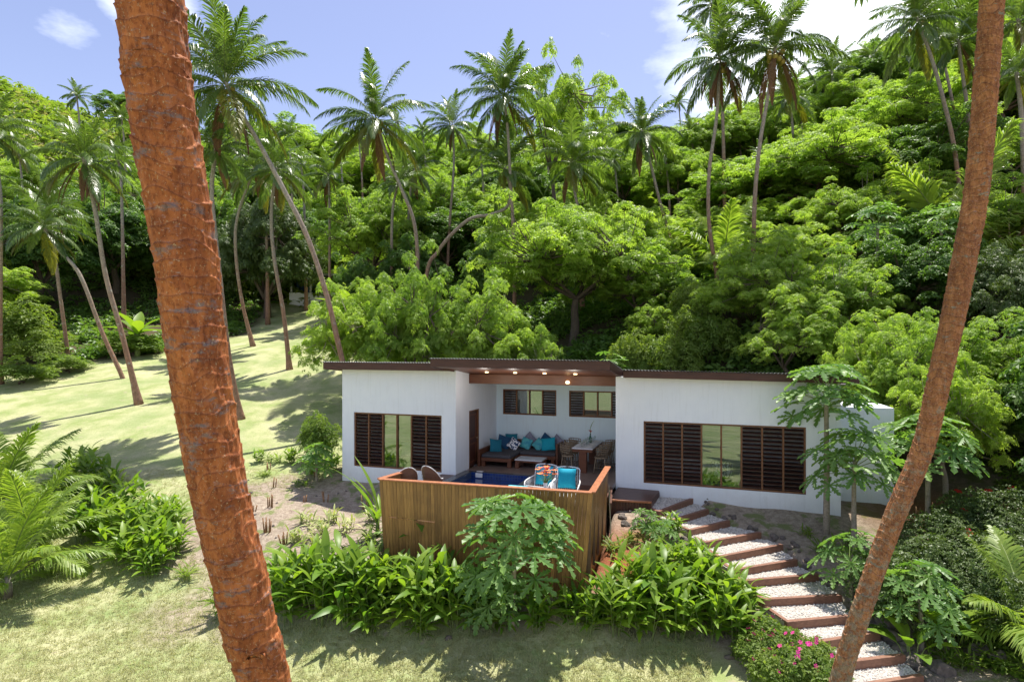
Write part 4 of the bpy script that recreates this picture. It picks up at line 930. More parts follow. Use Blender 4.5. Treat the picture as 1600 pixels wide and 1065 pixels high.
# ---- hand placed trees
TL = [
('feather',560,28.5,432,100,'pale-stemmed feathery tree just behind the left end of the villa roof'),
('feather',655,27.5,405,95,'feathery tree behind the left edge of the raised canopy roof'),
('feather',765,27.5,440,85,'feathery tree right behind the middle of the canopy roof'),
('feather',835,27,500,55,'low feathery tree behind the right half of the canopy roof'),
('umbrella',893,34,322,165,'large layered tree with thick dark trunk standing centrally behind the villa'),
('feather',1010,34,400,100,'feathery tree right of the thick dark trunk behind the villa'),
('thin',875,52,85,95,'tall slender light green tree standing against the sky right of the middle palm'),
('dark',418,55,312,88,'dark rounded mango tree at the top of the lawn'),
('feather',1195,26.5,380,105,'feathery tree filling the slope behind the left part of the right wing'),
('feather',1310,25.5,392,110,'feathery tree behind the right end of the right wing roof'),
('broad',1420,26,372,100,'leafy broadleaf tree on the slope left of the right foreground trunk'),
('feather',1245,23.5,455,95,'lower feathery tree close behind the right wing wall'),
('feather',1385,21.5,480,95,'feathery tree beside the far right corner of the villa'),
('dark',1575,23,390,95,'dark glossy tree at the right edge above the clearing'),
('feather',1560,19.5,500,110,'feathery tree overhanging the bare clearing at the right'),
('feather',1478,16.9,555,92,'pale-stemmed feathery tree between the annex and the bare clearing'),
('feather',1400,19.2,560,60,'small feathery tree directly behind the annex roof'),
('dark',1525,18.6,600,75,'low dark bushy tree behind the bare clearing'),
('broad',1605,17.6,600,75,'low dark tree at the right edge behind the hibiscus'),
('broad',1450,19.2,625,60,'low broadleaf tree between the two pale papaya trunks'),
('feather',1440,18.8,505,100,'feathery tree overhanging the annex of the villa'),
('feather',1345,20.6,505,80,'feathery tree above the right end of the villa roof'),
('feather',1480,20.5,540,80,'small feathery tree behind the two papaya trees'),
('umbrella',1265,44,212,150,'broad layered tree with pale forked trunk on the right hillside'),
('umbrella',1170,47,262,120,'layered tree between the two tall palms on the right hillside'),
('umbrella',1385,49,150,140,'layered tree high on the right hillside under the leaning palm'),
('broad',1452,39,185,110,'big-leaved dark tree on the right hillside left of the foreground trunk'),
('broad',1570,36,300,110,'dark broadleaf tree at the right edge above the mango tree'),
('umbrella',1570,50,95,150,'layered tree high at the top right edge'),
('umbrella',1500,60,120,120,'layered tree on the top right skyline'),
('feather',970,42,315,110,'feathery tree below the centre right palm'),
('feather',1085,46,330,80,'feathery tree between the centre right palm and the brown palm trunk'),
('feather',1060,40,400,70,'small feathery tree at the foot of the centre right palm'),
('umbrella',845,50,320,110,'layered tree below the middle palms'),
('umbrella',590,52,300,110,'layered tree behind the feet of the upright centre left palm'),
('broad',480,64,330,70,'broadleaf tree above the small white hut'),
('broad',700,54,325,90,'dark broadleaf tree behind the bent palm trunk'),
('broad',770,42,375,60,'low broadleaf tree under the bent palm trunk'),
('broad',640,46,372,60,'low broadleaf tree behind the villa among slim palm trunks'),
('broad',60,49,310,100,'dark broadleaf tree at the left forest edge'),
('broad',180,55,300,100,'dark broadleaf tree at the forest edge left of the foreground trunk'),
('broad',265,57,330,80,'dark broadleaf tree half hidden by the left foreground trunk'),
('feather',-30,44,400,100,'feathery tree at the far left frame edge'),
('shrub',20,39,470,60,'pale green shrub mound at the left frame edge'),
('broad',335,60,300,80,'dark broadleaf tree just right of the left foreground trunk'),
('feather',1130,30.5,430,60,'small feathery tree behind the palm base on the right slope'),
('feather',1025,29.5,470,52,'low feathery tree on the bank behind the right wing'),
('broad',562,44,400,38,'small broadleaf tree beyond the leaning palm at the lawn edge'),
]
for k, (kind, px, Y, top, hw, lab) in enumerate(TL): tree_px(kind, px, Y, top, hw, lab, var=k)
tree('broad', 16.4, 13.6, 7.6, 4.2, 'spreading tree outside the right edge whose branches reach into the picture')
tree('broad', 12.6, 10.2, 5.0, 2.4, 'broadleaf tree beyond the lower right corner')
# ---- forest fill
def in_lawn(x, y, m_=0): return pdist(np.array([x]), np.array([y]), LAWN)[0] < m_
placed = [((px-800)/900*Y, Y) for _, px, Y, *_r in TL]
def fill(y0, y1, step, kinds, hts, rads, label, group, amax=1.05, jit=.35, xmin=-2):
    y = y0; cnt = 0
    while y < y1:
        pass
        xx = -amax*y+random.uniform(0, step)
        while xx < amax*y:
            x = xx+random.uniform(-jit, jit)*step; yy = y+random.uniform(-jit, jit)*step; xx += step
            if in_lawn(x, yy, 2.5) or (yy > 80 and x/yy < -.55 and random.random() < .85): continue
            if yy < 56 and (x/yy < xmin): continue
            if any((x-a)**2+(yy-b_)**2 < (step*.55)**2 for a, b_ in placed): continue
            placed.append((x, yy)); kd = random.choice(kinds)
            tree(kd, x, yy, random.uniform(*hts), random.uniform(*rads), label, group); cnt += 1
        y += step*.9
    return cnt
c0 = fill(31, 55, 5.6, ['feather','umbrella','broad','feather'], (3.6,5.0), (3.0,4.0), 'low green tree in the thicket covering the lower right hillside', 'thicket trees on the lower right hillside', .95, xmin=.27)
c1 = fill(56, 74, 8.2, ['umbrella','feather','broad','umbrella'], (6,8.5), (4.6,6.2), 'green forest tree among the rows halfway up the hillside', 'forest trees on the middle hillside', .98)
c2 = fill(76, 120, 10.5, ['umbrella','feather','broad'], (5.5,9), (5.5,7.8), 'small distant green tree on the upper hillside forest', 'forest trees on the upper hillside', .98)
# ---- leafy ground cover on forest floor (nobody could count it)
def cover(n_, region, tmpl, sc, hgt, name, mat, label):
    r = np.random.default_rng(5); X, Y = region(r, n_); 
    Z = terrain(X, Y); mb = MB(); nn = len(X)
    pos = np.stack([X, Y, Z+np.abs(r.normal(0, hgt, nn))], -1)
    mb.inst(tmpl[0], tmpl[1], rots(r.uniform(0,6.28,nn), np.abs(r.normal(0,.5,nn)), r.uniform(0,6.28,nn), r.uniform(.6,1.4,nn)*sc), pos, r.random(nn))
    o = mb.build(name, M[mat]); tag(o, label, 'ground cover', kind='stuff'); return o
def reg_floor(r, n_):
    Y = 24+(60-24)*r.random(n_)**1.1; X = r.uniform(-.98, .98, n_)*Y
    d_ = pdist(X, Y, LAWN)+.8*waves(X, Y, .9, 12); hx_, hy_ = Hinv(X, Y)
    ok = (d_ > .6) & ~((hy_ < 6.8) & (hx_ > -5) & (hx_ < 13.5)); pat = waves(X, Y, .7, 21) > -.22
    ok &= pat
    return X[ok], Y[ok]
cover(34000, reg_floor, WB[0], 2.0, .35, 'undergrowth', 'broad', 'dark leafy undergrowth covering the forest floor')
def reg_near(r, n_):
    Y = r.uniform(9.5, 20, n_); X = r.uniform(.35, .95, n_)*Y
    hx_, hy_ = Hinv(X, Y); ok = (hx_ > 14.0) | (hy_ < -3.2)
    sx = np.interp(Y, [10, 11.5, 13.5, 15.5, 16], [8.9, 8.5, 7.6, 7.2, 6.6]); ok &= X > sx+.3
    ok &= np.hypot(X-11.8, (Y-15.8)*1.0) > 2.1
    ok &= waves(X, Y, 1.6, 33) > -.1
    return X[ok], Y[ok]
cover(16000, reg_near, WS[0], .9, .10, 'groundcover', 'shrub', 'low weedy ground cover on the bank right of the steps')
def reg_hill(r, n_):
    Y = r.uniform(60, 122, n_); X = r.uniform(-.98, .98, n_)*Y; return X, Y
cover(40000, reg_hill, WB[1], 5.0, .9, 'hillside_scrub', 'shrub', 'pale green scrub covering the upper hillside between trees')
for k, (px, Y, top, hw, lab) in enumerate([(107,35.5,563,36,'bright round shrub standing alone at the left lawn edge'),(495,22.5,648,36,'dense shrub beside the left end wall of the villa'),(60,37.5,520,45,'shrub at the foot of the left forest edge'),
     (210,40,520,50,'shrub at the forest edge beside the leaning palm trunk'),(1050,26.5,498,50,'leafy bush on the bare bank behind the canopy end'),(985,27.5,520,40,'bush behind the right end of the canopy roof'),(1105,26.5,470,48,'tangled bush behind the left part of the right wing roof'),(1080,29,440,50,'tall bush on the slope below the brown palm trunk'),
     (1590,25,470,60,'bush at the right frame edge above the clearing'),(620,31,470,50,'bush behind the feathery trees left of the canopy'),(35,33,560,45,'spreading bush low at the left frame edge')]):
    tree_px('shrub', px, Y, top, hw, lab, var=k)

# ---------------------------------------------------------------- palms
def frond(e0, e1, L_=4.5, seed=0, mat=0, wd=.062, lmax=.235, stiff=.5, nl=74, dead=False):
    r = np.random.default_rng(seed); mb = MB(); ns = 20
    s_ = np.linspace(0, 1, ns); el = np.radians(e0+(e1-e0)*s_**1.25); ds = L_/(ns-1)
    rx = np.concatenate([[0], np.cumsum(np.cos(el[:-1])*ds)]); rz = np.concatenate([[0], np.cumsum(np.sin(el[:-1])*ds)])
    sway = r.normal(0, .10)*L_*s_**2
    pts = np.stack([rx, sway, rz], -1)
    mb.tube(pts, np.linspace(.032, .006, ns), 5, 1, cap=False, var=.3, tone=.5)
    V = []; F = []; VA = []
    for side in (-1, 1):
        for i_ in range(nl):
            t_ = .10+.89*(i_+r.uniform(-.3,.3))/nl; t_ = min(max(t_, .08), .995)
            p = np.array([np.interp(t_, s_, pts[:,c]) for c in range(3)]); a = np.interp(t_, s_, el)
            tan = np.array((math.cos(a), 0, math.sin(a))); upv = np.array((-math.sin(a), 0, math.cos(a))); sv = np.array((0, side, 0.))
            ln_ = L_*lmax*min(1, .35+2.2*(t_-.05))*(1 if t_ < .55 else 1-.75*((t_-.55)/.45)**1.3)*r.uniform(.88, 1.1)
            fw = R_(30+38*t_+r.normal(0,5)); lift = r.normal(.12, .10)
            d0_ = sv*math.cos(fw)+tan*math.sin(fw)+upv*lift; d0_ /= np.linalg.norm(d0_)
            g = np.array((0,0,-1.)); dr = (1-stiff)*r.uniform(.7, 1.4)
            d1_ = d0_+g*dr*.9; d1_ /= np.linalg.norm(d1_); d2_ = d0_+g*dr*2.6; d2_ /= np.linalg.norm(d2_)
            q0 = p; q1 = q0+d0_*ln_*.3; q2 = q1+d1_*ln_*.38; q3 = q2+d2_*ln_*.32
            wv = np.cross(d0_, upv if abs(d0_@upv) < .9 else tan); wv = tan*math.cos(fw)-sv*math.sin(fw)+upv*.15; wv /= np.linalg.norm(wv); w_ = wd/2
            o = len(V)
            V += [q0-wv*w_*.5, q0+wv*w_*.5, q1-wv*w_, q1+wv*w_, q2-wv*w_*.8, q2+wv*w_*.8, q3]
            F += [(o, o+1, o+3, o+2), (o+2, o+3, o+5, o+4)]
            VA += [r.uniform(0, 1)]*7
    F2 = [(o+4, o+5, o+6) for o in range(0, len(V), 7)]
    mb.add(np.array(V), np.array(F), 0, np.array(VA)); mb.v.append(np.zeros((0,3))); mb.a.append(np.zeros(0)); mb.b.append(np.zeros(0))
    mb.f.append(np.array(F2)+mb.n-len(V)); mb.m.append(np.zeros(len(F2), int))
    return mb
LV = [(80,38),(68,14),(56,-12),(44,-32),(28,-48),(10,-60),(-10,-70),(-34,-78)]
FRM = {}
for i_, (e0, e1) in enumerate(LV):
    for s_ in (0, 1): FRM[(i_, s_)] = frond(e0, e1, seed=i_*7+s_, stiff=.55 if i_ < 3 else .34-.02*i_, L_=4.5 if i_ < 7 else 4.2)
FME = {k: v_.data('frond', [M['palm'], M['stalk']]) for k, v_ in FRM.items()}
FYE = {s_: frond(-30, -76, seed=90+s_, stiff=.25).data('frond', [M['palmy'], M['stalk']]) for s_ in (0, 1)}
FDD = {s_: frond(-62+s_*8, -86, seed=95+s_, L_=3.4, stiff=.08, lmax=.16, wd=.05).data('dead_frond', [M['dead'], M['cane']]) for s_ in (0, 1)}
cm = MB(); 
for i_ in range(1): cm.lathe([(0,-.13),(.06,-.12),(.11,-.06),(.125,0),(.11,.07),(.06,.12),(0,.14)], 10)
COCO = cm.data('coconut', M['coconut'], True)
def crown_mesh(seed, n_=20, dead=0):
    r = np.random.default_rng(seed); mb = MB()
    for k in range(n_):
        lv = min(7, int(8*(k/n_)**.9)); src = FRM[(lv, k % 2)]; a = k*2.399+r.normal(0, .15); sc = r.uniform(.85, 1.08)
        c, s_ = math.cos(a)*sc, math.sin(a)*sc; Rm = np.array(((c,-s_,0),(s_,c,0),(0,0,sc)))
        for v_, a_, b_ in zip(src.v, src.a, src.b):
            mb.v.append(v_@Rm.T); mb.a.append(np.asarray(a_)); mb.b.append(np.asarray(b_))
        for f_, m_ in zip(src.f, src.m): mb.f.append(f_+mb.n); mb.m.append(m_)
        mb.n += src.n
    return mb.data('crown', [M['palm'], M['stalk']])
CRM = [crown_mesh(s_) for s_ in range(3)]
def palm(trunk_px, Y, crad, label, nfr=30, hero=True, ndead=0, coco=0, nyel=2, tw=.15, mat='trunk', Yb=None, name='coconut_palm', group=None, seed=0, snap=True):
    """trunk_px from crown down to base; Y depth of the crown, Yb of the base"""
    r = random.Random(seed); Yb = Yb or Y; n_ = len(trunk_px)
    P_ = [at(px, py, Y+(Yb-Y)*(i_/(n_-1) if n_ > 1 else 0)) for i_, (px, py) in enumerate(trunk_px)]
    if snap:
        b_ = P_[-1]; zt = tz(b_[0], b_[1])
        if b_[2] > zt+.05:
            d_ = (P_[-1]-P_[-2]); k_ = (b_[2]-zt)/max(.2, -d_[2]); e = b_+d_*min(k_, 1.5)*np.array((.5,1,0)); e[2] = tz(e[0], e[1])-.2; P_.append(e)
        else: b_[2] = zt-.15
    base = P_[-1].copy(); base[2] += .15; o = thing(name, label, 'palm tree', tuple(base), 0, group)
    pts = catmull(P_[::-1], 10)-base; k = len(pts); s_ = np.linspace(0, 1, k)
    rad = tw*.78*(1.12-.38*s_)*(1+.85*np.exp(-s_*k/2.0)); tb_ = MB().tube(pts, rad, 12, 0, amp=.025); tb_.build('trunk', M[mat], o, True)
    top = pts[-1]; sc = crad/900*Y/4.25
    pw = r.uniform(.62, .92)
    if hero:
        for k in range(nfr):
            lv = min(7, int(8*(k/nfr)**pw)); a = k*2.399+r.uniform(-.35, .35); q = sc*r.uniform(.76, 1.12)
            if k > 4 and r.random() < .10: continue
            me_ = FME[(lv, k % 2)] if k < nfr-nyel else FYE[k % 2]
            f_ = link('frond', me_, o, tuple(top+np.array((.08*math.cos(a), .08*math.sin(a), .10-.05*lv))), a, q)
        for k in range(ndead): a = k*2.0+r.uniform(-.4,.4); link('dead_frond', FDD[k % 2], o, tuple(top+np.array((.15*math.cos(a), .15*math.sin(a), -.35))), a, sc*r.uniform(.85,1.15))
        for k in range(coco): a = k*2.399; link('coconut', COCO, o, tuple(top+np.array((.34*math.cos(a), .34*math.sin(a), -.35-.28*(k % 3)+r.uniform(-.08,.08)))), a, r.uniform(.9,1.25))
    else:
        link('crown', CRM[seed % 3], o, tuple(top), r.uniform(0, 6.28), sc)
    return o
PALMS = [
([(352,128),(372,170),(400,215),(440,290),(480,370),(510,460),(527,530),(540,590)],26,128,'large leaning palm with long curved trunk passing behind the left roof end',dict(coco=9,ndead=2,nyel=3,nfr=32)),
([(587,185),(603,238),(625,290),(645,340),(652,390),(652,440)],36,98,'tall palm left of centre with full crown against the sky and trunk bending left',dict(coco=8,ndead=3,nyel=5,nfr=31)),
([(787,148),(793,200),(797,270),(801,340),(803,395)],40,84,'straight slender palm with pale trunk standing in the middle of the picture',dict(coco=4,ndead=3,nyel=1)),
([(1003,205),(1015,250),(1035,330),(1058,400),(1070,445)],42,66,'palm right of centre whose trunk leans over feathery trees',dict(ndead=5,nyel=0)),
([(1125,88),(1120,180),(1108,270),(1108,350),(1120,430)],32,92,'palm with long brown dead fronds hanging below its crown',dict(ndead=10,coco=6,nyel=1,tw=.14)),
([(1212,72),(1200,150),(1188,220),(1180,300),(1177,392)],30,104,'palm with coconuts and straight pale trunk right of the dead fronds',dict(ndead=5,coco=10,nyel=2,tw=.14)),
([(1432,28),(1455,90),(1475,160),(1492,238)],35,86,'palm leaning left at the top right with bare thin trunk',dict(nyel=1,coco=3)),
([(1497,62),(1503,110),(1510,160),(1513,208)],38,80,'palm just left of the top of the right foreground trunk',dict(nyel=2,ndead=1)),
([(893,252),(898,300),(905,345)],41,82,'dark palm with short hidden trunk behind the layered tree',dict(ndead=2,nyel=2)),
([(788,262),(797,295),(793,322),(768,335),(735,342),(704,368),(683,395),(668,422)],42,72,'palm whose trunk bends almost flat before rising',dict(nyel=2,tw=.17)),
([(708,195),(709,260),(704,330),(700,400)],50,48,'slim palm between the two tall centre palms',dict(ndead=3,nyel=1)),
([(648,262),(641,300),(638,350),(637,420)],50,52,'shorter slim palm behind the bending tall palm',dict(ndead=2,nyel=2)),
([(513,272),(515,330),(515,410)],50,50,'slim palm left of the bending tall palm',dict(ndead=3,nyel=4)),
([(130,245),(148,325),(165,430),(190,520),(218,630)],29.5,86,'palm at the left with brown skirt and trunk standing in open lawn',dict(ndead=7,nyel=2,coco=2,nfr=30)),
([(66,352),(92,390),(125,430),(160,520),(190,586)],34,72,'strongly curved palm with flared foot beside the forest edge',dict(nyel=3)),
([(78,322),(86,400),(95,470),(105,545)],38,62,'palm with straight trunk inside the left forest edge',dict(ndead=2)),
([(-12,205),(0,300),(1,370),(0,450)],33,74,'palm cut by the left frame edge',dict(nyel=1)),
([(398,262),(372,335),(368,390),(378,470),(396,541)],42,70,'curved palm on the upper lawn before the mango tree',dict(nyel=5,ndead=2)),
([(432,262),(424,330),(428,400),(443,490),(453,582)],35.5,72,'palm on the lawn with nearly straight trunk casting a long shadow',dict(nyel=4,ndead=2)),
([(338,232),(331,300),(342,420),(358,560),(377,656)],27.3,66,'palm half hidden behind the left foreground trunk',dict(nyel=3,ndead=2)),
([(622,285),(613,335),(612,430)],45,44,'small palm with reddish trunk behind the bending palm',dict(nyel=2)),
([(1235,150),(1240,230)],50,50,'palm crown between the coconut palm and the hillside',dict(nyel=2)),
([(1300,112),(1302,170)],62,46,'palm on the right skyline beside the bright cloud',dict(nyel=0)),
([(1362,92),(1364,140)],72,34,'smallest palm on the right skyline',dict(nyel=0)),
([(1588,112),(1597,200)],30,62,'palm at the right frame edge under the skyline',dict(nyel=3)),
([(1590,30),(1600,90)],34,64,'palm at the top right corner',dict(nyel=2)),
([(1460,30),(1480,120),(1495,200)],45,70,'palm crown overlapping behind the two top right palms',dict(nyel=1)),
([(1112,5),(1120,60),(1128,150)],45,60,'palm crown high behind the dead fronds',dict(nyel=1)),
]
for k, (tp_, Y, cr_, lab, kw) in enumerate(PALMS): palm(tp_, Y, cr_, lab, seed=k, mat='trunk', **kw)
for k, (px, py, Y, cr_) in enumerate([(120,150,75,28),(190,185,68,30),(30,240,60,38),(235,150,80,24),(450,210,66,32),(530,230,70,26),(1080,205,62,32),(1040,245,55,30),(1155,215,62,30),(960,250,60,28),
    (750,235,60,34),(660,205,75,22),(850,170,66,28),(1250,170,58,34),(1340,130,75,24),(470,255,58,34),(185,250,48,40),(940,200,70,26),(1060,160,90,18),(700,165,95,16),(620,190,90,18),(560,215,80,22),
    (1190,245,55,30),(410,240,52,38),(1420,90,66,30)]):
    palm([(px, py), (px+5, py+55)], Y, cr_, 'distant palm standing up out of the hillside forest', hero=False, seed=k+50, group='distant palms on the hillside')
# ---------------------------------------------------------------- foreground palm trunks
def big_trunk(centers, Y0, Y1, diam, seed, mat, label, ext_top, ring, amp, crown=True):
    """centers: list of (px, py) down the trunk; depth goes Y0 (top) -> Y1 (bottom)"""
    c = np.array(centers, float); k = len(c); Ys = np.linspace(Y0, Y1, k)
    P_ = np.array([at(c[i_,0], c[i_,1], Ys[i_]) for i_ in range(k)])
    d_ = P_[-1]-P_[-2]; gz = tz(*(P_[-1][:2])); m_ = (P_[-1][2]-gz+.3)/-d_[2]
    e = P_[-1]+d_*m_*np.array((.75,.75,1)); e[2] = tz(e[0], e[1])-.3
    u = P_[0]-P_[1]; u = u/np.linalg.norm(u); topp = P_[0]+u*ext_top
    ctrl = np.vstack([topp, P_[0]+u*ext_top*.5, P_, (P_[-1]*.5+e*.5), e])[::-1]
    pts = catmull(ctrl, 30); seg = np.concatenate([[0], np.cumsum(np.linalg.norm(np.diff(pts, axis=0), axis=1))])
    step = .006; n_ = 150; tot = seg[-1]
    zc = np.interp(np.arange(0, tot, step), seg, pts[:,2]); fine = (zc > 1.2) & (zc < 8.8) if seed == 1 else (zc > -1.6) & (zc < 9.5)
    ss = np.arange(0, tot, step); ss = ss[fine | (np.arange(len(ss)) % 10 == 0)]
    C_ = np.stack([np.interp(ss, seg, pts[:,i_]) for i_ in range(3)], -1)
    th = np.linspace(0, 2*PI, n_, endpoint=False)
    r = np.random.default_rng(seed); S2, TH2 = np.meshgrid(ss, th, indexing='ij')
    # leaf-scar rings: irregular, slanted, sharp lipped
    ph = S2/ring+.30*np.sin(TH2+S2*2.1+seed)+.20*np.sin(2*TH2+S2*5.3)+.16*np.sin(S2*9.1+3*TH2)+.10*np.sin(5*TH2+17*S2)
    fr = ph-np.floor(ph); idx = np.floor(ph).astype(int)
    ra_ = np.sin(idx*12.9898+seed)*43758.5453; ra_ = ra_-np.floor(ra_)
    side = .80+.20*np.clip(np.sin(TH2*1.0+idx*2.4+ra_*2), 0, 1)
    lip = np.exp(-((1-fr)/.26))*np.clip((1-fr)/.05, 0, 1)*1.0+.25*fr
    h = amp*(.35+.9*ra_)*side*lip
    h = h+.0035*np.sin(TH2*9+S2*14+np.sin(S2*31))+.006*np.sin(TH2*3+S2*2.3)+.0022*np.sin(TH2*23+np.sin(S2*19)*2)
    base_r = diam/2*(1+.9*np.exp(-ss/.45))*np.interp(ss/tot, [0, .27, .48, 1], [.92, .88, 1.0, .9])
    rr = base_r[:,None]+h
    t_ = np.gradient(C_, axis=0); t_ /= np.linalg.norm(t_, axis=1)[:,None]; a_ = np.cross(t_, (0,1,0)); a_ /= np.linalg.norm(a_, axis=1)[:,None]; b_ = np.cross(t_, a_)
    v = C_[:,None]+rr[...,None]*(np.cos(th)[None,:,None]*a_[:,None]+np.sin(th)[None,:,None]*b_[:,None])
    base = np.array((e[0], e[1], e[2]+.3)); v = v-base
    nn = len(ss); i_ = np.arange(nn-1)[:,None]*n_; j_ = np.arange(n_)[None]; j2 = (j_+1) % n_
    mb = MB(); mb.add(v.reshape(-1,3), np.stack([i_+j_, i_+j2, i_+n_+j2, i_+n_+j_], -1).reshape(-1,4), 0, (ph*ring).ravel(), np.repeat(ss/tot, n_))
    o = thing('coconut_palm', label, 'palm tree', tuple(base)); mb.build('trunk', M[mat], o, True)
    top = topp-base
    for q in range(20):
        lv = min(7, int(8*(q/20)**.95)); an = q*2.399
        link('frond', FME[(lv, q % 2)], o, tuple(top+np.array((.1*math.cos(an), .1*math.sin(an), -.04*lv))), an, 1.0)
    return o
big_trunk([(236,0),(246,100),(259,200),(275,300),(290,400),(300,500),(314,600),(331,700),(351,800),(376,900),(395,1000),(413,1065)], 2.95, 3.35, .305, 1, 'trunkred',
   'thick ringed orange-red palm trunk nearest the camera at the left', 8.0, .088, .0105)
big_trunk([(1549,0),(1543,100),(1536,200),(1525,300),(1507,400),(1489,500),(1466,600),(1441,700),(1401,800),(1364,900),(1330,1000),(1312,1065)], 7.0, 7.5, .252, 2, 'trunkorange',
   'slimmer leaning palm trunk with grey-green lichen in the right foreground', 5.0, .09, .0105)

# ---------------------------------------------------------------- broad-bladed ginger plants
def ginger_mesh(seed, ns=13, hh=1.2, ll=.66, lw=.125, mt='ginger'):
    r = np.random.default_rng(seed); lf = MB(); st_ = MB()
    lv = [bladeleaf(1, .24, 6, a_, .3) for a_ in (.25,.5,.8)]
    for k in range(ns):
        a = r.uniform(0, 6.28); ro = .26*math.sqrt(r.random()); lean = r.uniform(.03,.38); h_ = hh*r.uniform(.65,1.1); p0 = np.array((ro*math.cos(a), ro*math.sin(a), -.05))
        d_ = np.array((math.cos(a)*math.sin(lean), math.sin(a)*math.sin(lean), math.cos(lean))); p1 = p0+d_*h_
        st_.tube([p0, p1], [.014,.006], 5, cap=False)
        nlv = r.integers(5, 8); ya = r.uniform(0, 6.28)
        for j2 in range(nlv):
            t_ = .25+.75*j2/(nlv-1); p = p0+d_*h_*t_; yw = ya+PI*(j2 % 2)+r.normal(0,.35); el = r.uniform(.35,.95)+(.35 if j2 >= nlv-2 else 0)
            V, F = lv[r.integers(0,3)]; L1 = ll*r.uniform(.75,1.2)*(.75 if t_ < .4 else 1)
            Rm = np.array(Matrix.Rotation(yw, 3, 'Z')@Matrix.Rotation(-el, 3, 'Y')@Matrix.Rotation(r.normal(0,.3), 3, 'X'))
            lf.add((V*np.array((L1, L1*lw/.12*1.0, L1)))@Rm.T+p, F, 0, r.random())
    return st_.data('stem', M['stalk']), lf.data('foliage', M[mt], True)
GM = [ginger_mesh(s_) for s_ in range(4)]
def ginger(x, y, sc, label, group, rz=None, name='ginger_plant'):
    k = random.randrange(4); o = thing(name, label, 'plant', (x, y, tz(x, y)-.02), random.uniform(0, 6.28) if rz is None else rz, group, sc)
    link('stem', GM[k][0], o); link('foliage', GM[k][1], o); return o
def ginger_px(lst, label, group):
    for px, py, sc in lst:
        # find the ground point under this pixel by marching the view ray
        Y = 9.0
        while Y < 60:
            x = (px-800)/900*Y; z = EYE-(py-550)/900*Y
            if z <= tz(x, Y): break
            Y += .05
        ginger(x, Y, sc*random.uniform(.66,.84), label, group)
def ground_at(px, py):
    Y = 8.0
    while Y < 80:
        x = (px-800)/900*Y
        if EYE-(py-550)/900*Y <= tz(x, Y): return x, Y
        Y += .05
    return x, Y
ginger_px([(128,745,1.03),(150,760,0.98),(172,778,1.03),(120,790,1.09),(145,808,1.09),(175,822,1.09),(205,800,0.98),(235,815,0.92),(200,850,1.09),(235,850,1.03),(262,838,0.92),(225,888,0.98),(160,850,1.15),(250,880,0.98),(275,865,0.92),(190,880,1.03),(238,905,0.87),(100,770,1.09),(268,818,0.82),(135,842,1.09)],
  'glossy ginger plant in the long bed left of the big trunk', 'ginger plants in the left bed')
ginger_px([(430,950,1.1),(455,968,1.1),(480,945,1.2),(500,972,1.1),(520,950,1.2),(545,975,1.05),(560,948,1.15),(585,970,1.1),(605,945,1.15),(630,975,1.05),(645,950,1.15),(672,978,1.0),(690,952,1.15),(712,975,1.0),(735,985,.95),(440,925,.85),(475,925,.85),(515,925,.85),(555,928,.8),(600,930,.8),(640,932,.8),(680,935,.8),(345,965,.7),(780,985,.8),(840,985,.85),(575,990,.7),(655,995,.7)],
  'tall ginger plant in the bed before the board fence', 'ginger plants in the centre bed')
ginger_px([(890,975,.8),(915,990,.8),(935,975,.9),(960,985,1.05),(985,955,1.15),(1010,990,1.05),(1030,965,1.1),(1055,995,1.0),(1080,970,1.05),(1105,1000,1.0),(1130,975,1.0),(1150,1000,.95),(1005,930,.95),(1035,915,.85),(1070,915,.85),(1100,925,.9),(1128,940,1.0),(1030,890,.7),(1065,885,.65),(1090,895,.75),(1160,960,.8)],
  'tall ginger plant in the bed between the fence and the steps', 'ginger plants in the right bed')
ginger_px([(405,722,.5),(455,725,.62),(490,742,.5),(520,735,.6)], 'small ginger plant sprouting in the dug bed left of the villa', 'small ginger plants in the dug bed')
for (px, py, sc, lab) in [(1052,838,.45,'single ginger shoot beside the upper steps'),(655,885,1.25,'tallest ginger shoot standing above the centre bed')]:
    x, Y = ground_at(px, py); ginger(x, Y, sc, lab, None, name='tall_ginger')

# ---------------------------------------------------------------- papaya
def papaya_leaf():
    """one palmate leaf in the xy plane, centre at origin, toothed lobes"""
    V = [(0,0,0)]; F = []
    for k in range(8):
        a = -2.6+5.2*k/7; l = .42*(1-.28*abs(a)/2.6); c, s_ = math.cos(a), math.sin(a)
        prof = [(.0,.012),(.22,.045),(.36,.05),(.42,.14),(.52,.055),(.62,.12),(.72,.05),(.80,.085),(1.0,.0)]
        o = len(V)
        for (t_, w_) in prof:
            z = -.16*l*t_**2
            for sg in (1, 0, -1):
                tt = t_+(.10 if w_ > .08 else 0)*abs(sg); x, y = tt*l, sg*w_*l*1.5; V.append((x*c-y*s_, x*s_+y*c, z+abs(sg)*.02))
        for i_ in range(len(prof)-1):
            b_ = o+i_*3; F += [(b_, b_+1, b_+4, b_+3), (b_+1, b_+2, b_+5, b_+4)]
    return np.array(V), np.array(F)
PL = papaya_leaf()
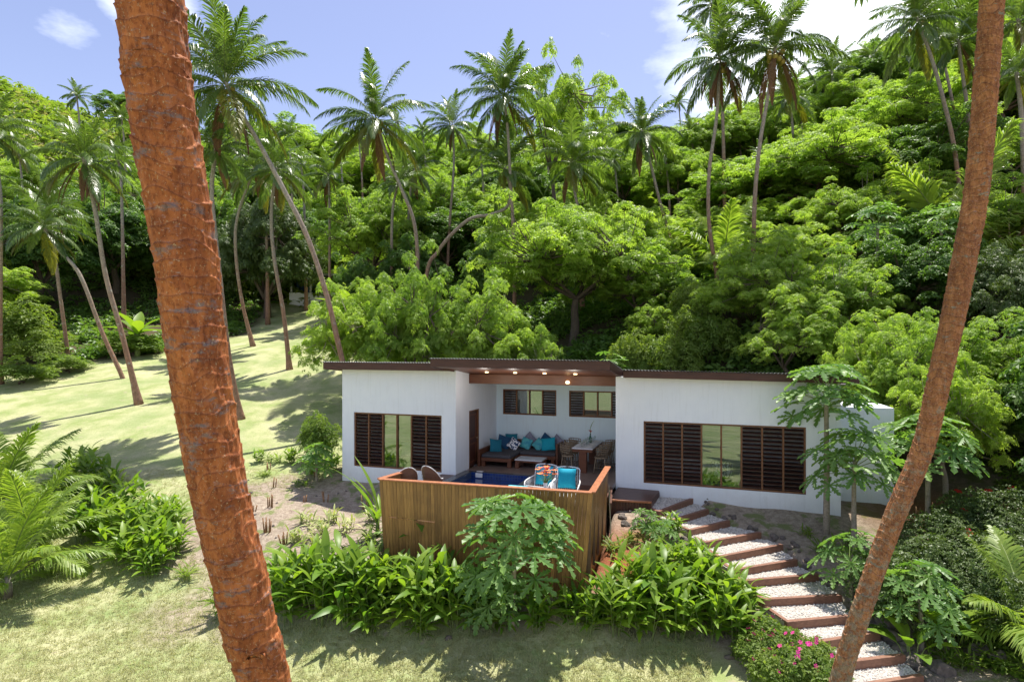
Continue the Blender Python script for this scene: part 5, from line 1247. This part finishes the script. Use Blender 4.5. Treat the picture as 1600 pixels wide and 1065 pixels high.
def papaya(x, y, h_, nlf, pet, label, lsc=1.0, seed=0, low=True, name='papaya_tree'):
    r = np.random.default_rng(seed); o = thing(name, label, 'papaya tree' if name == 'papaya_tree' else 'plant', (x, y, tz(x, y)))
    top = np.array((r.normal(0,.05), r.normal(0,.05), h_)); MB().tube(catmull([(0,0,-.2),(top[0]*.3,top[1]*.6,h_*.5),top], 5), np.linspace(.045+.012*h_, .03+.006*h_, 11), 9).build('trunk', M['palebark'], o, True)
    for k in range(nlf):
        q = MB(); lf = MB(); f = k/nlf; a = k*2.399+r.normal(0,.15); e = 1.15-1.35*f+r.normal(0,.1); p0 = top-np.array((0,0,.02+.35*f*min(1,h_))); L1 = pet*r.uniform(.75,1.1)
        d_ = np.array((math.cos(a)*math.cos(e), math.sin(a)*math.cos(e), math.sin(e))); p1 = p0+d_*L1*.6; p2 = p0+d_*L1-np.array((0,0,.08*L1))
        q.tube([p0, p1, p2], [.012,.009,.006], 5, cap=False)
        Rm = np.array(Matrix.Rotation(a, 3, 'Z')@Matrix.Rotation(.35+r.normal(0,.2)+.3*f, 3, 'Y')@Matrix.Rotation(r.normal(0,.2), 3, 'X'))*lsc*r.uniform(.8,1.15)
        lf.add(PL[0]@Rm.T+p2, PL[1], 0, r.random())
        stl = q.build('leaf_stalk', M['stalk'], o, True); lf.build('leaf', M['papaya'], stl)
    return o
x, Y = ground_at(800, 985); papaya(x, Y+.1, 1.95, 34, 1.05, 'bushy papaya tree standing in front of the board fence', 1.42, 3)
x, Y = ground_at(700, 985); papaya(x+.95, Y+.15, .75, 22, .6, 'low papaya sapling under the papaya before the fence', 1.05, 14, name='papaya_sapling')
papaya(*(lambda p: (p[0], p[1]))(((1291-800)/900*15.5, 15.5)), 3.75, 28, 1.0, 'papaya tree at the villa corner with its crown touching the roof edge', 1.35, 5)
papaya((1335-800)/900*14.6, 14.6, 2.3, 26, .9, 'second papaya tree hiding the annex wall', 1.3, 6)
papaya((1450-800)/900*15.2, 15.2, 2.3, 22, .95, 'papaya tree right of the leaning foreground trunk', 1.35, 7)
papaya((1330-800)/900*13.0, 13.0, .95, 16, .7, 'young papaya low in the shade beside the steps', 1.0, 8)
papaya((1440-800)/900*11.6, 11.6, 1.1, 18, .7, 'dark young papaya behind the leaning foreground trunk', 1.0, 9)
for k, (px, py, lab) in enumerate([(612,872,'small papaya seedling at the left end of the board fence'),(1010,850,'small papaya seedling on the rocky edge above the right bed'),(1035,862,'pale papaya seedling among rocks beside the fifth step')]):
    x, Y = ground_at(px, py); papaya(x, Y, .55, 11, .35, lab, .55, 20+k, name='papaya_seedling')
papaya((952-800)/900*26.5, 26.5, 1.6, 18, .9, 'papaya growing on the bank behind the canopy roof end', 1.1, 31)
papaya((1470-800)/900*27, 27, 4.2, 26, 1.2, 'papaya crown above the feathery trees right of the hillside gap', 1.4, 32)
papaya((1370-800)/900*28, 28, 4.6, 26, 1.2, 'papaya crown rising behind the broadleaf tree on the right slope', 1.4, 33)
papaya((495-800)/900*20.9, 20.9, .9, 20, .55, 'dense papaya bush beside the left end of the villa', .95, 34)

# ---------------------------------------------------------------- young palms
FYO = {(lv, s_): frond(LV[lv][0]-4, LV[lv][1]+10, seed=200+lv*3+s_, stiff=.60, nl=78, lmax=.29, wd=.048, L_=2.8).data('frond', [M['young'], M['stalk']]) for lv in (0,1,2,3,4,5) for s_ in (0,1)}
def young(px, py, sc, n_, label, th_=.5, seed=0, maxlv=5):
    r = random.Random(seed); x, Y = ground_at(px, py); o = thing('young_coconut_palm', label, 'palm tree', (x, Y, tz(x, Y)))
    MB().tube([(0,0,-.2),(.02,.0,th_*.5),(0,0,th_)], [.13*sc,.10*sc,.07*sc], 10).build('trunk', M['trunkgrey'], o, True)
    for k in range(n_): a = k*2.399+r.uniform(-.2,.2); link('frond', FYO[(min(maxlv, int((maxlv+1)*k/n_)), k % 2)], o, (0,0,th_-.02*k), a, sc*r.uniform(.85,1.1))
young(12, 935, .85, 13, 'young palm at the lower left corner of the lawn', .55, 1)
young(46, 888, .86, 15, 'larger young palm with broad fronds beside the left ginger bed', .75, 2)
young(0, 830, 1.0, 15, 'young palm at the left frame edge behind the two lower ones', .9, 3)
young(1605, 1015, .8, 11, 'fan of palm fronds at the lower right frame edge', .3, 4)
young(1490, 430, 2.2, 14, 'bright yellow-green young palm on the right hillside', 1.0, 5)
young(1130, 445, 1.6, 9, 'yellow-green young palm between the brown and pale palm trunks', 1.2, 6)

# ---------------------------------------------------------------- flowering shrubs and bed planting
def flowers(mat, par, n_, rad, h0, h1, r, size=.035):
    for k in range(n_):
        mb = MB(); a = r.uniform(0, 6.28); q = rad*math.sqrt(r.random()); c = np.array((q*math.cos(a), q*math.sin(a), h0+(h1-h0)*(1-(q/rad)**2)+r.uniform(-.02,.06)))
        var = r.random()
        for j2 in range(5):
            t_ = j2*1.257; b_ = np.array([(0,0,0),(size*math.cos(t_-.5),size*math.sin(t_-.5),.006),(size*1.2*math.cos(t_),size*1.2*math.sin(t_),.0),(size*math.cos(t_+.5),size*math.sin(t_+.5),.006)])
            Rm = np.array(Matrix.Rotation(.9*math.sin(a*3), 3, 'X')@Matrix.Rotation(.6, 3, 'Y')); mb.add(b_@Rm.T+c, (0,1,2,3), 0, var)
        mb.build('flower', mat, par)
def small_bush(seed, mat, rad=.42, h_=.6, n_=700, tm=WS, ls=1):
    r = np.random.default_rng(seed); mb = MB(); st_ = MB()
    for k in range(9): a = k*.7; st_.tube([(0,0,-.05),(rad*.35*math.cos(a), rad*.35*math.sin(a), h_*.5),(rad*.7*math.cos(a), rad*.7*math.sin(a), h_*.85)], [.01,.007,.004], 4, cap=False)
    th = r.uniform(0,6.28,n_); q = rad*np.sqrt(r.random(n_)); z = r.uniform(.05,1,n_)**.6*h_*np.sqrt(np.clip(1-(q/rad)**2*.75, .05, 1))
    mb.inst(tm[0][0], tm[0][1], rots(r.uniform(0,6.28,n_), np.abs(r.normal(0,.7,n_)), th, ls*r.uniform(.35,.7,n_)), np.stack([q*np.cos(th), q*np.sin(th), z], -1), r.random(n_))
    return st_.data('stem', M['stalk']), mb.data('foliage', M[mat])
SB = [small_bush(s_, 'shrub') for s_ in (1,2)]; PBm = [ginger_mesh(s_, 9, .42, .34, .09, 'pale') for s_ in (13,14)]; WBm = [ginger_mesh(s_, 8, .22, .28, .07, 'shrub') for s_ in (15,16,17)]
HB = [small_bush(s_, 'darkleaf', .95, 1.5, 900, WB, .9) for s_ in (5,6)]
def bush(kind, name, px, py, sc, label, group, fl=None, seed=0, cat='shrub'):
    x, Y = ground_at(px, py); o = thing(name, label, cat, (x, Y, tz(x, Y)), seed*1.3, group, sc); k = seed % len(kind)
    link('stem', kind[k][0], o); link('foliage', kind[k][1], o)
    if fl:
        r = np.random.default_rng(seed+300); flowers(M[fl[0]], o, fl[1], fl[2], fl[3], fl[4], r, fl[5])
for k, (px, py) in enumerate([(1195,1010),(1212,1035),(1235,1030),(1230,1060),(1262,1062),(1205,1065),(1180,1035),(1275,1050),(1290,1075)]):
    bush(SB, 'periwinkle_bush', px, py, 1.0, 'low bush with small magenta flowers along the lower left edge of the steps', 'magenta flowering bushes', ('magenta', 9, .38, .25, .62, .038), k)
for k, (px, py, lab, nf) in enumerate([(1520,855,'hibiscus bush with red flowers right of the clearing',4),(1575,850,'hibiscus bush with red blooms at the right frame edge',4),(1510,935,'dark hibiscus bush with one red flower low on the right bank',2),(1570,930,'dark glossy bush at the right frame edge below the hibiscus',0),
     (1455,940,'dark bush behind the papaya right of the leaning trunk',0),(1545,985,'dark bush just above the grassy patch at lower right',0),(1600,900,'dark glossy bush cut by the right frame edge',0),(1470,890,'bush at the lower edge of the bare clearing',0),(1395,965,'shaded bush behind the leaning trunk beside the steps',0)]):
    bush(HB, 'hibiscus_bush', px, py, 1.0, lab, None, ('red', nf, .8, .9, 1.5, .085) if nf else None, k+20)
for k, (px, py) in enumerate([(478,820),(500,835),(520,815),(462,850),(540,830),(585,812),(490,860)]):
    bush(PBm, 'variegated_shrub', px, py, .85, 'cream and green variegated shrub in the dug bed left of the fence', 'variegated shrubs', None, k, 'plant')
for k, (px, py) in enumerate([(560,860),(580,845),(535,870),(600,880),(590,862),(440,880),(430,720),(470,760),(410,745),(1300,870),(1330,850),(1260,835),(1000,830),(985,850),(960,862),(300,900),(1480,1035),(1530,1020),(1510,1050)]):
    bush(WBm, 'weed_clump', px, py, random.uniform(.7,1.3), 'low green weed clump growing on bare soil', 'weed clumps on bare soil', None, k, 'weed')
# big-leaved plants at lower right
for k, (px, py, sc) in enumerate([(1455,1010,1.15),(1500,1010,.9),(1425,1035,.85)]):
    x, Y = ground_at(px, py); o = thing('arum_plant', f"{['tallest','darker right','lower left'][k]} broad-bladed plant in the shade at the lower right", 'plant', (x, Y, tz(x, Y)), k, None, sc)
    r = np.random.default_rng(k)
    for j2 in range(9):
        a = j2*2.399; el = .5+.08*j2; V, F = bladeleaf(.75, .30, 7, .45, .25); Rm = np.array(Matrix.Rotation(a, 3, 'Z')@Matrix.Rotation(-el, 3, 'Y'))
        p = np.array((.05*math.cos(a), .05*math.sin(a), 0)); q = p+np.array((math.cos(a)*math.cos(el+.3), math.sin(a)*math.cos(el+.3), math.sin(el+.3)))*.45
        s1 = MB().tube([p-(0,0,.1), q], [.018,.01], 5).build('leaf_stalk', M['stalk'], o); MB().add(V@Rm.T+q, F, 0, r.random()).build('leaf', M['ginger'], s1, True)
# banana-like plants in the forest
for k, (px, Y, sc, lab) in enumerate([(545,43,2.0,'banana plant behind the tall palms left of centre'),(1135,36,1.6,'banana plant beside the brown palm trunk on the slope'),(215,40,1.7,'banana plant at the forest edge beside the big trunk')]):
    x = (px-800)/900*Y; o = thing('banana_plant', lab, 'banana plant', (x, Y, tz(x, Y)), k, None, sc); MB().tube([(0,0,-.3),(0,0,.9)], [.12,.08], 9).build('stem', M['stalk'], o, True)
    for j2 in range(9):
        a = j2*2.399; el = 1.3-.11*j2; V, F = bladeleaf(1.3, .42, 8, .55, .3); Rm = np.array(Matrix.Rotation(a, 3, 'Z')@Matrix.Rotation(-el, 3, 'Y')); MB().add(V@Rm.T+np.array((0,0,.85)), F, 0, random.random()).build('leaf', M['ginger'], o, True)

# ---------------------------------------------------------------- rocks and cut canes
def rock_mesh(seed):
    r = np.random.default_rng(seed); n1, n2 = 9, 12; V = []; 
    dirs = r.normal(0,1,(14,3)); dirs /= np.linalg.norm(dirs, axis=1)[:,None]; off = r.uniform(.72,1.0,14)
    ph = np.linspace(0, PI, n1); th = np.linspace(0, 2*PI, n2, endpoint=False)
    for p in ph:
        for t_ in th:
            d_ = np.array((math.sin(p)*math.cos(t_), math.sin(p)*math.sin(t_), math.cos(p))); q = dirs@d_; rr = np.min(np.where(q > .15, off/np.maximum(q,.15), 9)); rr = min(rr, 1.15); V.append(d_*rr*(1,.8,.65))
    F = [(i_*n2+j_, (i_+1)*n2+j_, (i_+1)*n2+(j_+1) % n2, i_*n2+(j_+1) % n2) for i_ in range(n1-1) for j_ in range(n2)]
    mb = MB(); mb.add(np.array(V), np.array(F), 0, r.random()); return mb.data('rock', M['stone'])
RK = [rock_mesh(s_) for s_ in range(7)]
def rock(x, y, s_, label, group, name='rock'):
    o = link(name, random.choice(RK), None, (x, y, tz(x, y)+s_*.18)); o.rotation_euler = (random.uniform(-.3,.3), random.uniform(-.3,.3), random.uniform(0,6.28)); o.scale = (s_, s_, s_); return tag(o, label, 'rock', group)
for k, (Lp, Rp, z) in enumerate(STEPS):
    nx_ = STEPS[min(k+1, 11)][0]; px_ = STEPS[max(k-1, 0)][0]; d_ = (Rp-Lp)/np.linalg.norm(Rp-Lp)
    for j2 in range(13 if k > 3 else 12):
        t_ = random.random(); p = Lp*(1-t_)+(nx_ if k < 11 else Lp+(Lp-px_))*t_-d_*random.uniform(.12,.60); rock(p[0], p[1], random.uniform(.05,.12), 'brown volcanic rock piled along the left edge of the steps', 'rocks left of the steps')
    for j2 in range(5 if k < 8 else 6):
        t_ = random.random(); nr = STEPS[min(k+1, 11)][1]; p = Rp*(1-t_)+nr*t_+d_*random.uniform(.06,.35); rock(p[0], p[1], random.uniform(.05,.12 if k < 8 else .2), 'rough rock lying along the right edge of the steps', 'rocks right of the steps')
for px, py, s_, lab in [(1378,975,.27,'large dark boulder beside the tenth step'),(1392,1000,.26,'large dark boulder beside the eleventh step right end'),(1358,968,.24,'flat grey boulder right of the leaning trunk'),(1425,1035,.24,'brown boulder at the right end of the eleventh step'),(1470,1052,.26,'pale long boulder beside the lowest step'),(1530,1020,.25,'pale grey boulder in the grass at lower right'),(1560,1030,.2,'rough boulder next to the pale grey one at lower right'),(1275,1040,.16,'pink-brown boulder left of the lower steps'),(1445,1055,.18,'blue-grey stone near the lowest step'),(700,1000,.09,'lone stone in the shadow before the bed'),(1140,1030,.10,'dark stone on the lawn before the right bed')]:
    x, Y = ground_at(px, py); rock(x, Y, s_, lab, None)
for k in range(34):
    px = random.uniform(965, 1030); py = random.uniform(798, 828); x, Y = ground_at(px, py); rock(x, Y, random.uniform(.07,.15), 'reddish rock in the heap under the timber landing', 'rocks under the landing')
for k in range(26):
    px = random.uniform(380, 590); py = random.uniform(745, 850); x, Y = ground_at(px, py); rock(x, Y, random.uniform(.03,.07), 'small clod lying in the dug bed', 'clods in the dug bed', 'soil_clod')
def cane(px, py, n_, h_, label, group, seed):
    r = random.Random(seed); x, Y = ground_at(px, py); o = thing('cut_cane_stump', label, 'plant stump', (x, Y, tz(x, Y)), 0, group)
    for k in range(n_): dx, dy = r.uniform(-.10,.10), r.uniform(-.06,.06); MB().tube([(dx,dy,-.05),(dx*1.5+r.uniform(-.05,.05),dy*1.4,h_*r.uniform(.6,1.1))], [.022,.018], 7).build('cane', M['cane'], o, True)
for k, (px, py, n_, h_) in enumerate([(427,762,3,.42),(424,792,4,.42),(473,785,3,.32),(494,745,3,.42),(510,783,4,.34),(573,795,5,.42),(418,832,5,.45),(445,850,5,.42),(421,735,3,.3),(345,690+80,2,.3),(395,800,3,.3),(310,760,2,.25)]):
    cane(px, py, n_, h_, 'cluster of cut brown cane stumps in the dug bed', 'cane stumps', k)
for k, (px, py, lab) in enumerate([(1453,812,'left brown cone-shaped stump on the bare clearing'),(1433,818,'second brown cone-shaped stump on the bare clearing')]):
    cane(px, py, 4, .45, lab, None, 40+k)

# short grass tufts over the near lawn (nobody could count them)
def reg_lawn(r, n_):
    Y = 9.8+12*r.random(n_)**1.6; X = r.uniform(-1.0, .35, n_)*Y; ok = (pdist(X, Y, LAWN)+.5*waves(X, Y, 1.8, 5) < .1); return X[ok], Y[ok]
cover(42000, reg_lawn, whorl(6, .075, .012, -.5, inner=.005, jit=.5, seed=9), 1.0, .003, 'lawn_grass', 'grass', 'short grass blades of the lawn')

# blade-leaved plant at the left fence corner
x, Y = (590-800)/900*15.6, 15.6
o = thing('blade_leaf_plant', 'spiky plant with long upright blades rising behind the left corner of the board fence', 'plant', (x, Y, tz(x, Y)))
for k in range(13):
    r_ = random.Random(k); V, F = bladeleaf(r_.uniform(1.2, 1.9) if k < 6 else r_.uniform(.5,1.0), .11, 8, r_.uniform(.15,.5), .35)
    Rm = np.array(Matrix.Rotation(k*2.399 if k > 3 else 2.6+.5*k, 3, 'Z')@Matrix.Rotation(-(1.35-.05*k if k < 6 else 1.0), 3, 'Y'))
    MB().add(V@Rm.T+np.array((.05*math.cos(k), .05*math.sin(k), .55-.02*k)), F, 0, r_.random()).build('leaf', M['ginger'], o, True)
MB().tube([(0,0,-.2),(0,0,.7)], [.07,.04], 8).build('stem', M['stalk'], o, True)

def reg_left(r, n_):
    Y = r.uniform(74, 122, n_); X = r.uniform(-1.0, -.50, n_)*Y; ok = waves(X, Y, .25, 55) > -.25; return X[ok], Y[ok]
M['drygrass'] = leafmat('dry_hill_grass', (.30,.31,.10), (.42,.38,.16), .4, .6, .2, (1.3,1.3,.9))
cover(16000, reg_left, WB[0], 4.0, .5, 'hill_grass', 'drygrass', 'pale dry grass and scrub covering the open top of the left hill')
